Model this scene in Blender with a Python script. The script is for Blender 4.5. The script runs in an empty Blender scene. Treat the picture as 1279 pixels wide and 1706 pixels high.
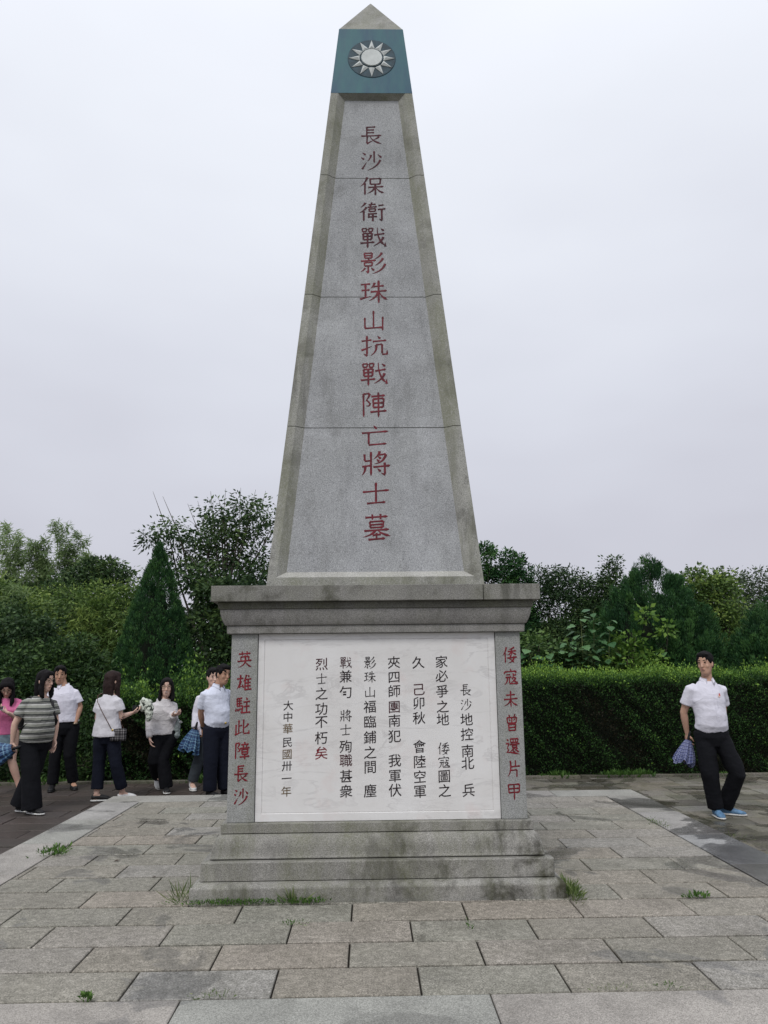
import bpy, bmesh, math, random
import numpy as np
from mathutils import Vector, Matrix, noise
from mathutils.bvhtree import BVHTree

random.seed(7)
RNG = np.random.default_rng(11)
S = bpy.context.scene
COL = S.collection
PI = math.pi

# ------------------------------------------------------------------ camera
yaw, pitch, roll = math.radians(1.2535), math.radians(11.273), math.radians(0.5528)
F = Vector((math.sin(yaw) * math.cos(pitch), math.cos(yaw) * math.cos(pitch), math.sin(pitch)))
R0 = Vector((math.cos(yaw), -math.sin(yaw), 0))
U0 = R0.cross(F)
R2 = R0 * math.cos(roll) - U0 * math.sin(roll)
U2 = U0 * math.cos(roll) + R0 * math.sin(roll)
cam_d = bpy.data.cameras.new('camera')
cam = bpy.data.objects.new('camera', cam_d)
COL.objects.link(cam)
M = Matrix((R2, U2, -F)).transposed().to_4x4()
M.translation = Vector((-0.0579, -6.5777, 1.5))
cam.matrix_world = M
cam_d.sensor_fit = 'VERTICAL'
cam_d.sensor_height = 36
cam_d.lens = 26.99
cam_d.clip_start = 0.05
cam_d.clip_end = 2000
S.camera = cam

# ------------------------------------------------------------------ light
SUN_EL, SUN_AZ = 52, 200          # azimuth from +Y clockwise: behind the viewer, a little to the left
w = bpy.data.worlds.new('World')
S.world = w
w.use_nodes = True
nt = w.node_tree
nt.nodes.clear()
def N(t, kind, **kw):
    n = t.nodes.new(kind)
    for k, v in kw.items():
        setattr(n, k, v)
    return n
out = N(nt, 'ShaderNodeOutputWorld')
sky = N(nt, 'ShaderNodeTexSky', sky_type='NISHITA')
sky.sun_disc = False
sky.sun_elevation = math.radians(SUN_EL)
sky.sun_rotation = math.radians(SUN_AZ)
bg1 = N(nt, 'ShaderNodeBackground'); bg1.inputs[1].default_value = 0.05
nt.links.new(sky.outputs[0], bg1.inputs[0])
tc = N(nt, 'ShaderNodeTexCoord')
sp = N(nt, 'ShaderNodeSeparateXYZ'); nt.links.new(tc.outputs['Generated'], sp.inputs[0])
nz = N(nt, 'ShaderNodeTexNoise'); nz.inputs['Scale'].default_value = 2.2; nz.inputs['Detail'].default_value = 3
mp = N(nt, 'ShaderNodeMapping'); mp.inputs['Scale'].default_value = (1, 1, 2.5)
nt.links.new(tc.outputs['Generated'], mp.inputs[0]); nt.links.new(mp.outputs[0], nz.inputs[0])
ma = N(nt, 'ShaderNodeMath', operation='MULTIPLY_ADD'); ma.inputs[1].default_value = 0.34; ma.inputs[2].default_value = -0.17
nt.links.new(nz.outputs[0], ma.inputs[0])
ad = N(nt, 'ShaderNodeMath', operation='ADD'); nt.links.new(sp.outputs['Z'], ad.inputs[0]); nt.links.new(ma.outputs[0], ad.inputs[1])
rp = N(nt, 'ShaderNodeValToRGB')
e = rp.color_ramp.elements
e[0].position = 0.0; e[0].color = (0.52, 0.52, 0.585, 1)
e[1].position = 1.0; e[1].color = (1.0, 1.03, 1.12, 1)
for p, c in [(0.15, (0.555, 0.56, 0.63, 1)), (0.35, (0.66, 0.68, 0.755, 1)), (0.6, (0.79, 0.82, 0.89, 1))]:
    x = e.new(p); x.color = c
nt.links.new(ad.outputs[0], rp.inputs[0])
bg2 = N(nt, 'ShaderNodeBackground'); bg2.inputs[1].default_value = 1.12
nt.links.new(rp.outputs[0], bg2.inputs[0])
mx = N(nt, 'ShaderNodeMixShader'); mx.inputs[0].default_value = 0.95
nt.links.new(bg1.outputs[0], mx.inputs[1]); nt.links.new(bg2.outputs[0], mx.inputs[2])
nt.links.new(mx.outputs[0], out.inputs[0])

sl = bpy.data.lights.new('sun', 'SUN')
sl.energy = 1.5
sl.angle = math.radians(22)
sl.color = (1.0, 0.97, 0.92)
so = bpy.data.objects.new('sun', sl)
COL.objects.link(so)
sd = Vector((math.sin(math.radians(SUN_AZ)) * math.cos(math.radians(SUN_EL)), math.cos(math.radians(SUN_AZ)) * math.cos(math.radians(SUN_EL)), math.sin(math.radians(SUN_EL))))
so.rotation_euler = sd.to_track_quat('Z', 'Y').to_euler()
so.location = sd * 30
S.view_settings.view_transform = 'Standard'
S.view_settings.look = 'None'
S.view_settings.exposure = 0.0
S.view_settings.gamma = 1.0
S.cycles.max_bounces = 6
S.cycles.transparent_max_bounces = 8

# ------------------------------------------------------------------ helpers
def tag(o, label=None, cat=None, group=None, kind=None):
    if label: o['label'] = label
    if cat: o['category'] = cat
    if group: o['group'] = group
    if kind: o['kind'] = kind
    return o

def link(name, me, mats=None, parent=None):
    o = bpy.data.objects.new(name, me)
    COL.objects.link(o)
    if mats is not None and me is not None:
        if not isinstance(mats, (list, tuple)): mats = [mats]
        if len(me.materials) == 0:
            for m in mats: me.materials.append(m)
    if parent: o.parent = parent
    return o

def empty(name, loc=(0, 0, 0), rz=0):
    o = bpy.data.objects.new(name, None)
    COL.objects.link(o)
    o.location = loc
    o.rotation_euler.z = rz
    o.empty_display_size = 0.1
    return o

def mesh_from(name, verts, faces, smooth=False):
    me = bpy.data.meshes.new(name)
    me.from_pydata([tuple(v) for v in verts], [], faces)
    me.update()
    if smooth: me.shade_smooth()
    return me

def bm_mesh(bm, name, smooth=False, recalc=True):
    if recalc: bmesh.ops.recalc_face_normals(bm, faces=bm.faces)
    me = bpy.data.meshes.new(name)
    bm.to_mesh(me)
    bm.free()
    if smooth: me.shade_smooth()
    return me

def box_bm(bm, x0, x1, y0, y1, z0, z1, bev=0.0):
    r = bmesh.ops.create_cube(bm, size=1)
    vs = r['verts']
    bmesh.ops.scale(bm, verts=vs, vec=(x1 - x0, y1 - y0, z1 - z0))
    bmesh.ops.translate(bm, verts=vs, vec=((x0 + x1) / 2, (y0 + y1) / 2, (z0 + z1) / 2))
    if bev:
        es = list({e for v in vs for e in v.link_edges})
        bmesh.ops.bevel(bm, geom=es, offset=bev, segments=2, profile=0.6, affect='EDGES')
    return bm

def box(name, x0, x1, y0, y1, z0, z1, mat, parent=None, bev=0.004):
    bm = bmesh.new()
    box_bm(bm, x0, x1, y0, y1, z0, z1, bev)
    return link(name, bm_mesh(bm, name), mat, parent)

# ------------------------------------------------------------------ materials
def mat_new(name):
    m = bpy.data.materials.new(name)
    m.use_nodes = True
    t = m.node_tree
    b = t.nodes['Principled BSDF']
    b.inputs['Specular IOR Level'].default_value = 0.3
    return m, t, b

def col4(c): return (c[0], c[1], c[2], 1)

def noise_n(t, vec, scale, detail=3, rough=0.5, dist=0.0):
    n = N(t, 'ShaderNodeTexNoise')
    n.inputs['Scale'].default_value = scale
    n.inputs['Detail'].default_value = detail
    n.inputs['Roughness'].default_value = rough
    n.inputs['Distortion'].default_value = dist
    if vec is not None: t.links.new(vec, n.inputs['Vector'])
    return n.outputs[0]

def ramp(t, fac, stops):
    r = N(t, 'ShaderNodeValToRGB')
    el = r.color_ramp.elements
    el[0].position, el[1].position = stops[0][0], stops[-1][0]
    def cc(c): return (c, c, c, 1) if not isinstance(c, tuple) else col4(c)
    el[0].color, el[1].color = cc(stops[0][1]), cc(stops[-1][1])
    for p, c in stops[1:-1]:
        q = el.new(p); q.color = cc(c)
    t.links.new(fac, r.inputs[0])
    return r.outputs[0]

def mixc(t, fac, a, b, mode='MIX'):
    m = N(t, 'ShaderNodeMix', data_type='RGBA', blend_type=mode)
    for i, v in ((0, fac), (6, a), (7, b)):
        if isinstance(v, (int, float)): m.inputs[i].default_value = v
        elif isinstance(v, tuple): m.inputs[i].default_value = col4(v)
        else: t.links.new(v, m.inputs[i])
    return m.outputs[2]

def math_n(t, op, a, b=None, clamp=False):
    m = N(t, 'ShaderNodeMath', operation=op)
    m.use_clamp = clamp
    for i, v in ((0, a), (1, b)):
        if v is None: continue
        if isinstance(v, (int, float)): m.inputs[i].default_value = v
        else: t.links.new(v, m.inputs[i])
    return m.outputs[0]

def mapped(t, src, scale):
    m = N(t, 'ShaderNodeMapping')
    m.inputs['Scale'].default_value = scale
    t.links.new(src, m.inputs[0])
    return m.outputs[0]

def bump(t, b, h, strength, dist):
    n = N(t, 'ShaderNodeBump')
    n.inputs['Strength'].default_value = strength
    n.inputs['Distance'].default_value = dist
    t.links.new(h, n.inputs['Height'])
    t.links.new(n.outputs[0], b.inputs['Normal'])

def granite(name, base, dark=0.3, moss=0.0, streak=0.3, mosscol=(0.10, 0.11, 0.035), wet=0.0, rand=0.0, grain=150, xbias=0.0, rough=0.85, dirt_ring=False, pale=0.0, dthr=0.52, contrast=1.0, wetdark=0.55):
    m, t, b = mat_new(name)
    pos = N(t, 'ShaderNodeNewGeometry').outputs['Position']
    g1 = noise_n(t, pos, grain, 2, 0.6)
    g2 = noise_n(t, pos, grain * 2.4, 1, 0.5)
    k1 = ramp(t, g1, [(0.30, 1 - 0.38 * contrast), (0.5, 1.0), (0.70, 1 + 0.34 * contrast)])
    k2 = ramp(t, g2, [(0.33, 0.66), (0.5, 1.0), (0.68, 1.28)])
    c = mixc(t, 1.0, base, k1, 'MULTIPLY')
    c = mixc(t, 1.0, c, k2, 'MULTIPLY')
    # broad uneven tone
    c = mixc(t, 1.0, c, ramp(t, noise_n(t, pos, 2.2, 5, 0.6), [(0.3, 0.82), (0.7, 1.15)]), 'MULTIPLY')
    if pale:
        c = mixc(t, math_n(t, 'MULTIPLY', ramp(t, noise_n(t, pos, 5.5, 5, 0.7), [(0.52, 0.0), (0.7, 1.0)]), pale), c, tuple(min(1, v * 1.5) for v in base))
    if streak:
        s = ramp(t, noise_n(t, mapped(t, pos, (7, 7, 1.1)), 1.0, 6, 0.65), [(0.5, 0.0), (0.72, 1.0)])
        patch = ramp(t, noise_n(t, pos, 1.4, 3, 0.6), [(0.4, 0.0), (0.62, 1.0)])
        s = math_n(t, 'MULTIPLY', s, patch)
        s = math_n(t, 'MULTIPLY', s, streak, True)
        c = mixc(t, s, c, (0.035, 0.034, 0.028))
    if dark:
        d = ramp(t, noise_n(t, pos, 3.1, 6, 0.7, 0.4), [(dthr, 0.0), (dthr + 0.14, 1.0)])
        if xbias:
            sx = N(t, 'ShaderNodeSeparateXYZ'); t.links.new(pos, sx.inputs[0])
            mr = N(t, 'ShaderNodeMapRange'); mr.inputs[1].default_value = -0.8; mr.inputs[2].default_value = 1.2; mr.inputs[3].default_value = 0.15; mr.inputs[4].default_value = 1.0 + xbias
            t.links.new(sx.outputs[0], mr.inputs[0])
            d = math_n(t, 'MULTIPLY', d, mr.outputs[0])
        d = math_n(t, 'MULTIPLY', d, dark, True)
        c = mixc(t, d, c, (0.05, 0.048, 0.038))
    if dirt_ring:
        sx = N(t, 'ShaderNodeSeparateXYZ'); t.links.new(pos, sx.inputs[0])
        md = math_n(t, 'MAXIMUM', math_n(t, 'ABSOLUTE', sx.outputs[0]), math_n(t, 'ABSOLUTE', sx.outputs[1]))
        md = math_n(t, 'ADD', md, math_n(t, 'MULTIPLY', noise_n(t, pos, 5, 6, 0.7), -0.55))
        k = ramp(t, md, [(0.94, 0.75), (1.0, 0.5), (1.16, 0.0)])
        k = math_n(t, 'MULTIPLY', k, ramp(t, noise_n(t, pos, 25, 4, 0.7), [(0.35, 0.3), (0.6, 1.0)]))
        c = mixc(t, k, c, (0.05, 0.047, 0.035))
    if moss:
        k = ramp(t, noise_n(t, mapped(t, pos, (3, 3, 0.9)), 1.3, 6, 0.65), [(0.40, 0.0), (0.62, 1.0)])
        k = math_n(t, 'MULTIPLY', k, ramp(t, noise_n(t, pos, 60, 2), [(0.3, 0.4), (0.6, 1.0)]))
        k = math_n(t, 'MULTIPLY', k, moss, True)
        c = mixc(t, k, c, mosscol)
    if rand:
        oi = N(t, 'ShaderNodeObjectInfo').outputs['Random']
        c = mixc(t, 1.0, c, ramp(t, oi, [(0.0, 1 - rand), (0.5, 1.0), (1.0, 1 + rand)]), 'MULTIPLY')
        oj = ramp(t, oi, [(0.0, (1.0, 0.97, 0.93)), (0.33, (0.97, 1.0, 0.97)), (0.66, (1.02, 0.97, 0.93)), (1.0, (0.96, 0.98, 1.02))])
        c = mixc(t, 1.0, c, oj, 'MULTIPLY')
    b.inputs['Roughness'].default_value = rough
    if wet:
        wv = noise_n(t, pos, 1.1, 4, 0.55, 0.6)
        wm = ramp(t, wv, [(0.62 - 0.16 * wet, 0.0), (0.64 - 0.16 * wet, 0.75), (0.72 - 0.1 * wet, 1.0)])
        c = mixc(t, math_n(t, 'MULTIPLY', wm, wetdark), c, mixc(t, 1.0, c, (0.35, 0.35, 0.36), 'MULTIPLY'))
        r_ = ramp(t, wm, [(0.0, rough), (1.0, 0.12)])
        t.links.new(r_, b.inputs['Roughness'])
    t.links.new(c, b.inputs['Base Color'])
    bump(t, b, g1, 0.35, 0.004)
    return m

M_base = granite('granite_base', (0.265, 0.258, 0.238), dark=0.7, moss=0.45, streak=1.1, xbias=0.5, pale=0.4, dthr=0.48)
M_corn = granite('granite_cornice', (0.25, 0.243, 0.233), dark=0.35, moss=0.15, streak=0.8)
M_slab = granite('granite_slab', (0.225, 0.22, 0.205), dark=0.8, moss=0.2, streak=1.6)
M_post = granite('granite_post', (0.31, 0.315, 0.31), dark=0.15, moss=0.25, streak=0.2, mosscol=(0.14, 0.15, 0.06))
M_stain = granite('granite_stained', (0.12, 0.118, 0.105), dark=0.6, moss=0.3, streak=0.8)  # much darker granite tone for the fillet under the cornice slab
M_panel = granite('granite_panel', (0.345, 0.352, 0.362), dark=0.16, moss=0.07, streak=0.4, grain=150)
M_frame = granite('granite_frame', (0.31, 0.308, 0.285), dark=0.45, moss=0.6, streak=0.9, mosscol=(0.165, 0.172, 0.105), pale=0.3)
M_bevel = granite('granite_bevel', (0.40, 0.395, 0.37), dark=0.15, moss=0.15, streak=0.2)
M_pave = granite('granite_paving', (0.355, 0.335, 0.298), dark=0.26, moss=0.06, streak=0.0, rand=0.08, wet=0.15, pale=0.45, dirt_ring=True, dthr=0.54, contrast=1.5, grain=110)
M_kerb = granite('granite_kerb', (0.31, 0.303, 0.285), dark=0.25, streak=0.0, rand=0.07, wet=0.5)
M_kerbwet = granite('granite_kerb_wet', (0.29, 0.285, 0.27), dark=0.2, streak=0.0, rand=0.05, wet=0.75, wetdark=0.95)
M_dark = granite('stone_dark_wet', (0.060, 0.049, 0.043), dark=0.3, streak=0.0, rand=0.12, grain=60, rough=0.5)
M_outer = granite('stone_outer', (0.155, 0.145, 0.125), dark=0.6, moss=0.3, streak=0.0, rand=0.35, grain=80, wet=0.5, rough=0.7)

def simple(name, c, rough=0.7, noise_amt=0.15, scale=30, spec=0.3, bumps=0.0, metal=0.0):
    m, t, b = mat_new(name)
    oc = N(t, 'ShaderNodeTexCoord').outputs['Object']
    n = noise_n(t, oc, scale, 4, 0.6)
    cc = mixc(t, 1.0, c, ramp(t, n, [(0.3, 1 - noise_amt), (0.7, 1 + noise_amt)]), 'MULTIPLY')
    t.links.new(cc, b.inputs['Base Color'])
    b.inputs['Roughness'].default_value = rough
    b.inputs['Specular IOR Level'].default_value = spec
    b.inputs['Metallic'].default_value = metal
    if bumps: bump(t, b, n, bumps, 0.01)
    return m

M_joint = simple('joint_dirt', (0.018, 0.016, 0.012), 0.95, 0.3, 20)
M_red = simple('red_paint', (0.12, 0.010, 0.018), 0.6, 0.5, 25)
M_red2 = simple('red_paint_bright', (0.165, 0.009, 0.017), 0.6, 0.4, 25)
M_redd = simple('red_paint_dark', (0.06, 0.010, 0.016), 0.7, 0.5, 25)
M_ink = simple('black_paint', (0.018, 0.011, 0.013), 0.6, 0.5, 40)
M_inkred = simple('worn_red_black_paint', (0.055, 0.014, 0.02), 0.6, 0.6, 60)
M_inkol = simple('worn_olive_paint', (0.13, 0.09, 0.045), 0.6, 0.5, 60)

def marble(name):
    m, t, b = mat_new(name)
    pos = N(t, 'ShaderNodeNewGeometry').outputs['Position']
    mp = N(t, 'ShaderNodeMapping'); mp.inputs['Rotation'].default_value = (0, math.radians(28), 0); mp.inputs['Scale'].default_value = (0.8, 1, 3.0)
    t.links.new(pos, mp.inputs[0])
    v = noise_n(t, mp.outputs[0], 1.9, 8, 0.6, 1.6)
    vein = ramp(t, v, [(0.47, 0.0), (0.497, 1.0), (0.505, 0.85), (0.54, 0.0)])
    v2 = noise_n(t, pos, 3.0, 5, 0.6, 0.8)
    vein = math_n(t, 'MULTIPLY', vein, ramp(t, v2, [(0.35, 0.0), (0.65, 0.8)]))
    c = mixc(t, ramp(t, noise_n(t, pos, 2.3, 6, 0.6, 0.5), [(0.3, 0.0), (0.7, 1.0)]), (0.66, 0.645, 0.63), (0.745, 0.74, 0.735))
    c = mixc(t, math_n(t, 'MULTIPLY', vein, 0.55), c, (0.40, 0.385, 0.385))
    # warm-pink water stains
    c = mixc(t, math_n(t, 'MULTIPLY', ramp(t, noise_n(t, pos, 4.5, 4, 0.6), [(0.55, 0.0), (0.75, 1.0)]), 0.3), c, (0.60, 0.45, 0.42))
    t.links.new(c, b.inputs['Base Color'])
    b.inputs['Roughness'].default_value = 0.33
    return m
M_marble = marble('marble')

def blue_mat():
    m, t, b = mat_new('weathered_blue')
    pos = N(t, 'ShaderNodeNewGeometry').outputs['Position']
    n = noise_n(t, mapped(t, pos, (6, 6, 1.5)), 1.2, 6, 0.6)
    c = mixc(t, ramp(t, n, [(0.35, 0.0), (0.65, 1.0)]), (0.024, 0.080, 0.135), (0.034, 0.130, 0.150))
    c = mixc(t, math_n(t, 'MULTIPLY', ramp(t, noise_n(t, mapped(t, pos, (14, 14, 1)), 1.5, 5, 0.7), [(0.5, 0.0), (0.75, 1.0)]), 0.35), c, (0.07, 0.13, 0.16))
    t.links.new(c, b.inputs['Base Color'])
    b.inputs['Roughness'].default_value = 0.55
    return m
M_blue = blue_mat()
M_blued = simple('weathered_blue_dark', (0.025, 0.055, 0.075), 0.6, 0.4, 12)
M_white = simple('aged_white_paint', (0.55, 0.58, 0.57), 0.6, 0.12, 14)

def leaf_mat(name, stops, rough=0.55, trans=0.25):
    m, t, b = mat_new(name)
    at = N(t, 'ShaderNodeAttribute'); at.attribute_name = 'leaf_tone'
    c = ramp(t, at.outputs['Fac'], stops)
    t.links.new(c, b.inputs['Base Color'])
    b.inputs['Roughness'].default_value = rough
    b.inputs['Specular IOR Level'].default_value = 0.25
    if trans:
        tr = N(t, 'ShaderNodeBsdfTranslucent')
        t.links.new(c, tr.inputs[0])
        mxs = N(t, 'ShaderNodeMixShader'); mxs.inputs[0].default_value = trans
        t.links.new(b.outputs[0], mxs.inputs[1]); t.links.new(tr.outputs[0], mxs.inputs[2])
        t.links.new(mxs.outputs[0], t.nodes['Material Output'].inputs[0])
    return m
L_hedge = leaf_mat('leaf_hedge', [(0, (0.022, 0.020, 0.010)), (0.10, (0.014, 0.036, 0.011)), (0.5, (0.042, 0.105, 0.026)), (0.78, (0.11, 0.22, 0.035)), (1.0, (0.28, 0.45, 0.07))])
L_cyp = leaf_mat('leaf_cypress', [(0, (0.008, 0.030, 0.013)), (0.5, (0.024, 0.078, 0.026)), (1.0, (0.075, 0.17, 0.045))], trans=0.1)
L_dark = leaf_mat('leaf_dark', [(0, (0.014, 0.034, 0.014)), (0.5, (0.048, 0.095, 0.032)), (1.0, (0.13, 0.20, 0.06))])
L_mid = leaf_mat('leaf_mid', [(0, (0.022, 0.052, 0.018)), (0.5, (0.068, 0.13, 0.036)), (1.0, (0.17, 0.27, 0.07))])
L_yel = leaf_mat('leaf_yellowish', [(0, (0.035, 0.075, 0.020)), (0.5, (0.12, 0.20, 0.045)), (1.0, (0.28, 0.37, 0.09))])
L_bam = leaf_mat('leaf_bamboo', [(0, (0.07, 0.12, 0.05)), (0.5, (0.17, 0.25, 0.10)), (1.0, (0.32, 0.42, 0.19))], trans=0.35)
L_gray = leaf_mat('leaf_greygreen', [(0, (0.03, 0.05, 0.03)), (0.5, (0.075, 0.11, 0.055)), (1.0, (0.15, 0.20, 0.10))])
L_bright = leaf_mat('leaf_bright', [(0, (0.05, 0.11, 0.02)), (0.5, (0.12, 0.23, 0.04)), (1.0, (0.27, 0.42, 0.08))], trans=0.35)
L_mul = leaf_mat('leaf_mulberry', [(0, (0.03, 0.085, 0.03)), (0.5, (0.06, 0.14, 0.045)), (1.0, (0.14, 0.25, 0.09))])
M_bark = simple('bark', (0.07, 0.06, 0.05), 0.9, 0.35, 25, bumps=0.4)
M_stem = simple('green_stem', (0.09, 0.12, 0.04), 0.8, 0.25, 25)

# ------------------------------------------------------------------ setting: ground and paving
ZG = -0.12
def plane(name, x0, x1, y0, y1, z, mat, parent=None):
    me = mesh_from(name, [(x0, y0, z), (x1, y0, z), (x1, y1, z), (x0, y1, z)], [(0, 1, 2, 3)])
    return link(name, me, mat, parent)

mg, t_, b_ = mat_new('earth')
pos_ = N(t_, 'ShaderNodeNewGeometry').outputs['Position']
t_.links.new(ramp(t_, noise_n(t_, pos_, 1.5, 8, 0.7), [(0.3, (0.03, 0.045, 0.018)), (0.55, (0.07, 0.075, 0.035)), (0.75, (0.10, 0.085, 0.055))]), b_.inputs['Base Color'])
b_.inputs['Roughness'].default_value = 1
ground = plane('ground', -900, 900, -900, 900, -0.165, mg)
tag(ground, kind='structure')

slab_cache = {}
def slab(w_, d_, h_, mat, var=0):
    key = (round(w_, 3), round(d_, 3), round(h_, 3), mat.name, var)
    if key in slab_cache: return slab_cache[key]
    c = 0.004
    a, b = w_ / 2, d_ / 2
    rr = random.Random(str(key))
    j = lambda: rr.uniform(-0.002, 0.002)
    top = [(-a + c + j(), -b + c + j(), 0), (a - c + j(), -b + c + j(), 0), (a - c + j(), b - c + j(), 0), (-a + c + j(), b - c + j(), 0)]
    mid = [(-a, -b, -c), (a, -b, -c), (a, b, -c), (-a, b, -c)]
    bot = [(-a, -b, -h_), (a, -b, -h_), (a, b, -h_), (-a, b, -h_)]
    vs = top + mid + bot
    fs = [(0, 1, 2, 3)]
    for k in range(4):
        l = (k + 1) % 4
        fs += [(4 + k, 4 + l, l, k), (8 + k, 8 + l, 4 + l, 4 + k)]
    me = mesh_from('paving_slab', vs, fs)
    me.materials.append(mat)
    slab_cache[key] = me
    return me

def put_slab(name, x0, x1, y0, y1, z, mat, parent, gap=0.010, h=0.05, tilt=0.0015, dz=0.002, var=None):
    w_, d_ = x1 - x0 - gap, y1 - y0 - gap * 2.1
    if w_ < 0.02 or d_ < 0.02: return
    o = bpy.data.objects.new(name, slab(w_, d_, h, mat, random.randint(0, 2) if var is None else var))
    COL.objects.link(o)
    o.location = ((x0 + x1) / 2, (y0 + y1) / 2, z + random.uniform(-dz, dz))
    o.rotation_euler = (random.uniform(-tilt, tilt), random.uniform(-tilt, tilt), random.uniform(-0.0012, 0.0012))
    o.parent = parent
    return o

platform = box('platform', -3.085, 3.085, -3.085, 3.085, -0.164, -0.014, M_joint, None, 0)
tag(platform, kind='structure')
DY = 5.32 / 15
for j in range(15):
    y0 = -2.66 + DY * j
    off = 0.182 if j % 2 == 0 else 0.532
    xs = [-2.66] + [off + 0.7 * k for k in range(-6, 6) if -2.62 < off + 0.7 * k < 2.62] + [2.66]
    for a, b in zip(xs[:-1], xs[1:]):
        if a > -1.18 and b < 1.18 and y0 > -1.18 and y0 + DY < 1.18: continue
        put_slab('paving_slab', a, b, y0, y0 + DY, 0.0, M_pave, platform)
# kerb stones round the platform
def kerb(x0, x1, y0, y1, mat): put_slab('kerb_stone', x0, x1, y0, y1, 0.003, mat, platform, gap=0.007, h=0.15, tilt=0.0008, dz=0.001)
for a, b in zip([-3.1, -2.35, -0.927, 0.498, 1.92, 2.67], [-2.35, -0.927, 0.498, 1.92, 2.67, 3.1]): kerb(a, b, -3.1, -2.665, M_kerb)
for a, b in zip([-3.1, -1.9, -0.6, 0.8, 2.1], [-1.9, -0.6, 0.8, 2.1, 3.1]): kerb(a, b, 2.665, 3.1, M_kerb)
ys = [-2.665, -1.48, -0.43, 0.60, 1.66, 2.665]
for a, b in zip(ys[:-1], ys[1:]):
    kerb(-3.1, -2.665, a, b, M_kerb)
    kerb(2.665, 3.1, a, b, M_kerbwet)

mo, t_, b_ = mat_new('far_paving')
pos_ = N(t_, 'ShaderNodeNewGeometry').outputs['Position']
bk = N(t_, 'ShaderNodeTexBrick'); bk.inputs['Scale'].default_value = 1.0
bk.inputs['Brick Width'].default_value = 0.7; bk.inputs['Row Height'].default_value = 0.36; bk.inputs['Mortar Size'].default_value = 0.006
bk.inputs['Color1'].default_value = (0.10, 0.092, 0.08, 1); bk.inputs['Color2'].default_value = (0.15, 0.14, 0.12, 1); bk.inputs['Mortar'].default_value = (0.03, 0.03, 0.02, 1)
t_.links.new(pos_, bk.inputs[0]); t_.links.new(bk.outputs[0], b_.inputs['Base Color'])
pavement = plane('pavement', -14, 14, -16, 5.0, -0.142, mo)
tag(pavement, kind='structure')
# outer slabs, one by one where the picture shows them
def outer(x0, x1, y0, y1, matf, rowh, lens, seed):
    rr = random.Random(seed)
    y = y0
    while y < y1 - 0.05:
        h = min(rowh, y1 - y)
        x = x0 + rr.uniform(-0.0, 0.35)
        xs = [x0, x] if x > x0 + 0.08 else [x0]
        while xs[-1] < x1:
            xs.append(min(x1, xs[-1] + rr.choice(lens)))
        for a, b in zip(xs[:-1], xs[1:]):
            put_slab('paving_slab', a, b, y, y + h, ZG, matf(a), pavement, gap=0.009, h=0.04, tilt=0.004, dz=0.003)
        y += h
outer(-6.3, -3.105, 0.0, 4.95, lambda x: M_dark, 0.36, [0.7], 1)
outer(-3.105, 3.105, 3.11, 4.95, lambda x: M_dark if x < -0.6 else M_outer, 0.36, [0.7], 2)
outer(3.105, 6.9, -0.2, 4.95, lambda x: M_outer, 0.36, [0.35, 0.5, 0.7, 0.6], 3)
edge_ = []
for k in range(14):
    put_slab('edging_stone', -7 + k, -6 + k, 4.96, 5.08, ZG + 0.03, M_outer, pavement, gap=0.01, h=0.1)

# ------------------------------------------------------------------ memorial
mem = tag(empty('memorial_obelisk'), 'tall grey granite memorial obelisk with red Chinese inscription, blue emblem block and marble tablet', 'monument')

def sq_ring(w_, z, c=0.004):
    return [(-w_ + c, -w_, z), (w_ - c, -w_, z), (w_, -w_ + c, z), (w_, w_ - c, z), (w_ - c, w_, z), (-w_ + c, w_, z), (-w_, w_ - c, z), (-w_, -w_ + c, z)]

def square_loft(name, prof, mat, parent, smooth=False):
    vs, fs = [], []
    for (w_, z) in prof: vs += sq_ring(w_, z)
    n = len(prof)
    for i in range(n - 1):
        for k in range(8):
            l = (k + 1) % 8
            fs.append((i * 8 + k, i * 8 + l, (i + 1) * 8 + l, (i + 1) * 8 + k))
    fs.append(tuple(range(7, -1, -1)))
    fs.append(tuple((n - 1) * 8 + k for k in range(8)))
    me = mesh_from(name, vs, fs)
    return link(name, me, mat, parent)

square_loft('base_step', [(1.222, -0.006), (1.222, 0.086), (1.219, 0.094), (1.208, 0.104), (1.19, 0.113), (1.172, 0.118), (1.10, 0.1195)], M_base, mem)
square_loft('mortar_joint', [(1.150, 0.117), (1.150, 0.1235)], M_joint, mem)
square_loft('mortar_joint', [(1.103, 0.236), (1.103, 0.2455)], M_joint, mem)
square_loft('mortar_joint', [(1.046, 0.389), (1.046, 0.3955)], M_joint, mem)
square_loft('base_step', [(1.165, 0.1235), (1.165, 0.232), (1.162, 0.236), (1.157, 0.238), (1.05, 0.2385)], M_base, mem)
tor = [(1.116, 0.2445), (1.118, 0.250), (1.112, 0.262), (1.108, 0.280), (1.106, 0.300), (1.104, 0.318), (1.100, 0.336), (1.094, 0.352), (1.086, 0.366), (1.076, 0.378), (1.066, 0.387), (1.055, 0.3905), (1.0, 0.391)]
square_loft('base_torus', tor, M_base, mem)
square_loft('base_fillet', [(1.0, 0.3945), (1.058, 0.3947), (1.06, 0.397), (1.06, 0.452), (1.057, 0.456), (0.9, 0.4565)], M_base, mem)
square_loft('pedestal_core', [(0.985, 0.456), (0.985, 1.726)], M_joint, mem)
square_loft('cornice_fillet', [(0.9, 1.7265), (1.055, 1.7265), (1.058, 1.73), (1.06, 1.778), (1.057, 1.782), (0.9, 1.7825)], M_corn, mem)
cy = [(0.95, 1.783), (1.062, 1.7835)]
for k in range(11):
    a = k / 10
    cy.append((1.072 + 0.031 * math.sin(a * PI / 2) , 1.787 + 0.105 * a ** 1.1))
cy += [(1.103, 1.896), (1.0, 1.8965)]
square_loft('cornice_cyma', cy, M_corn, mem)
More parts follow.
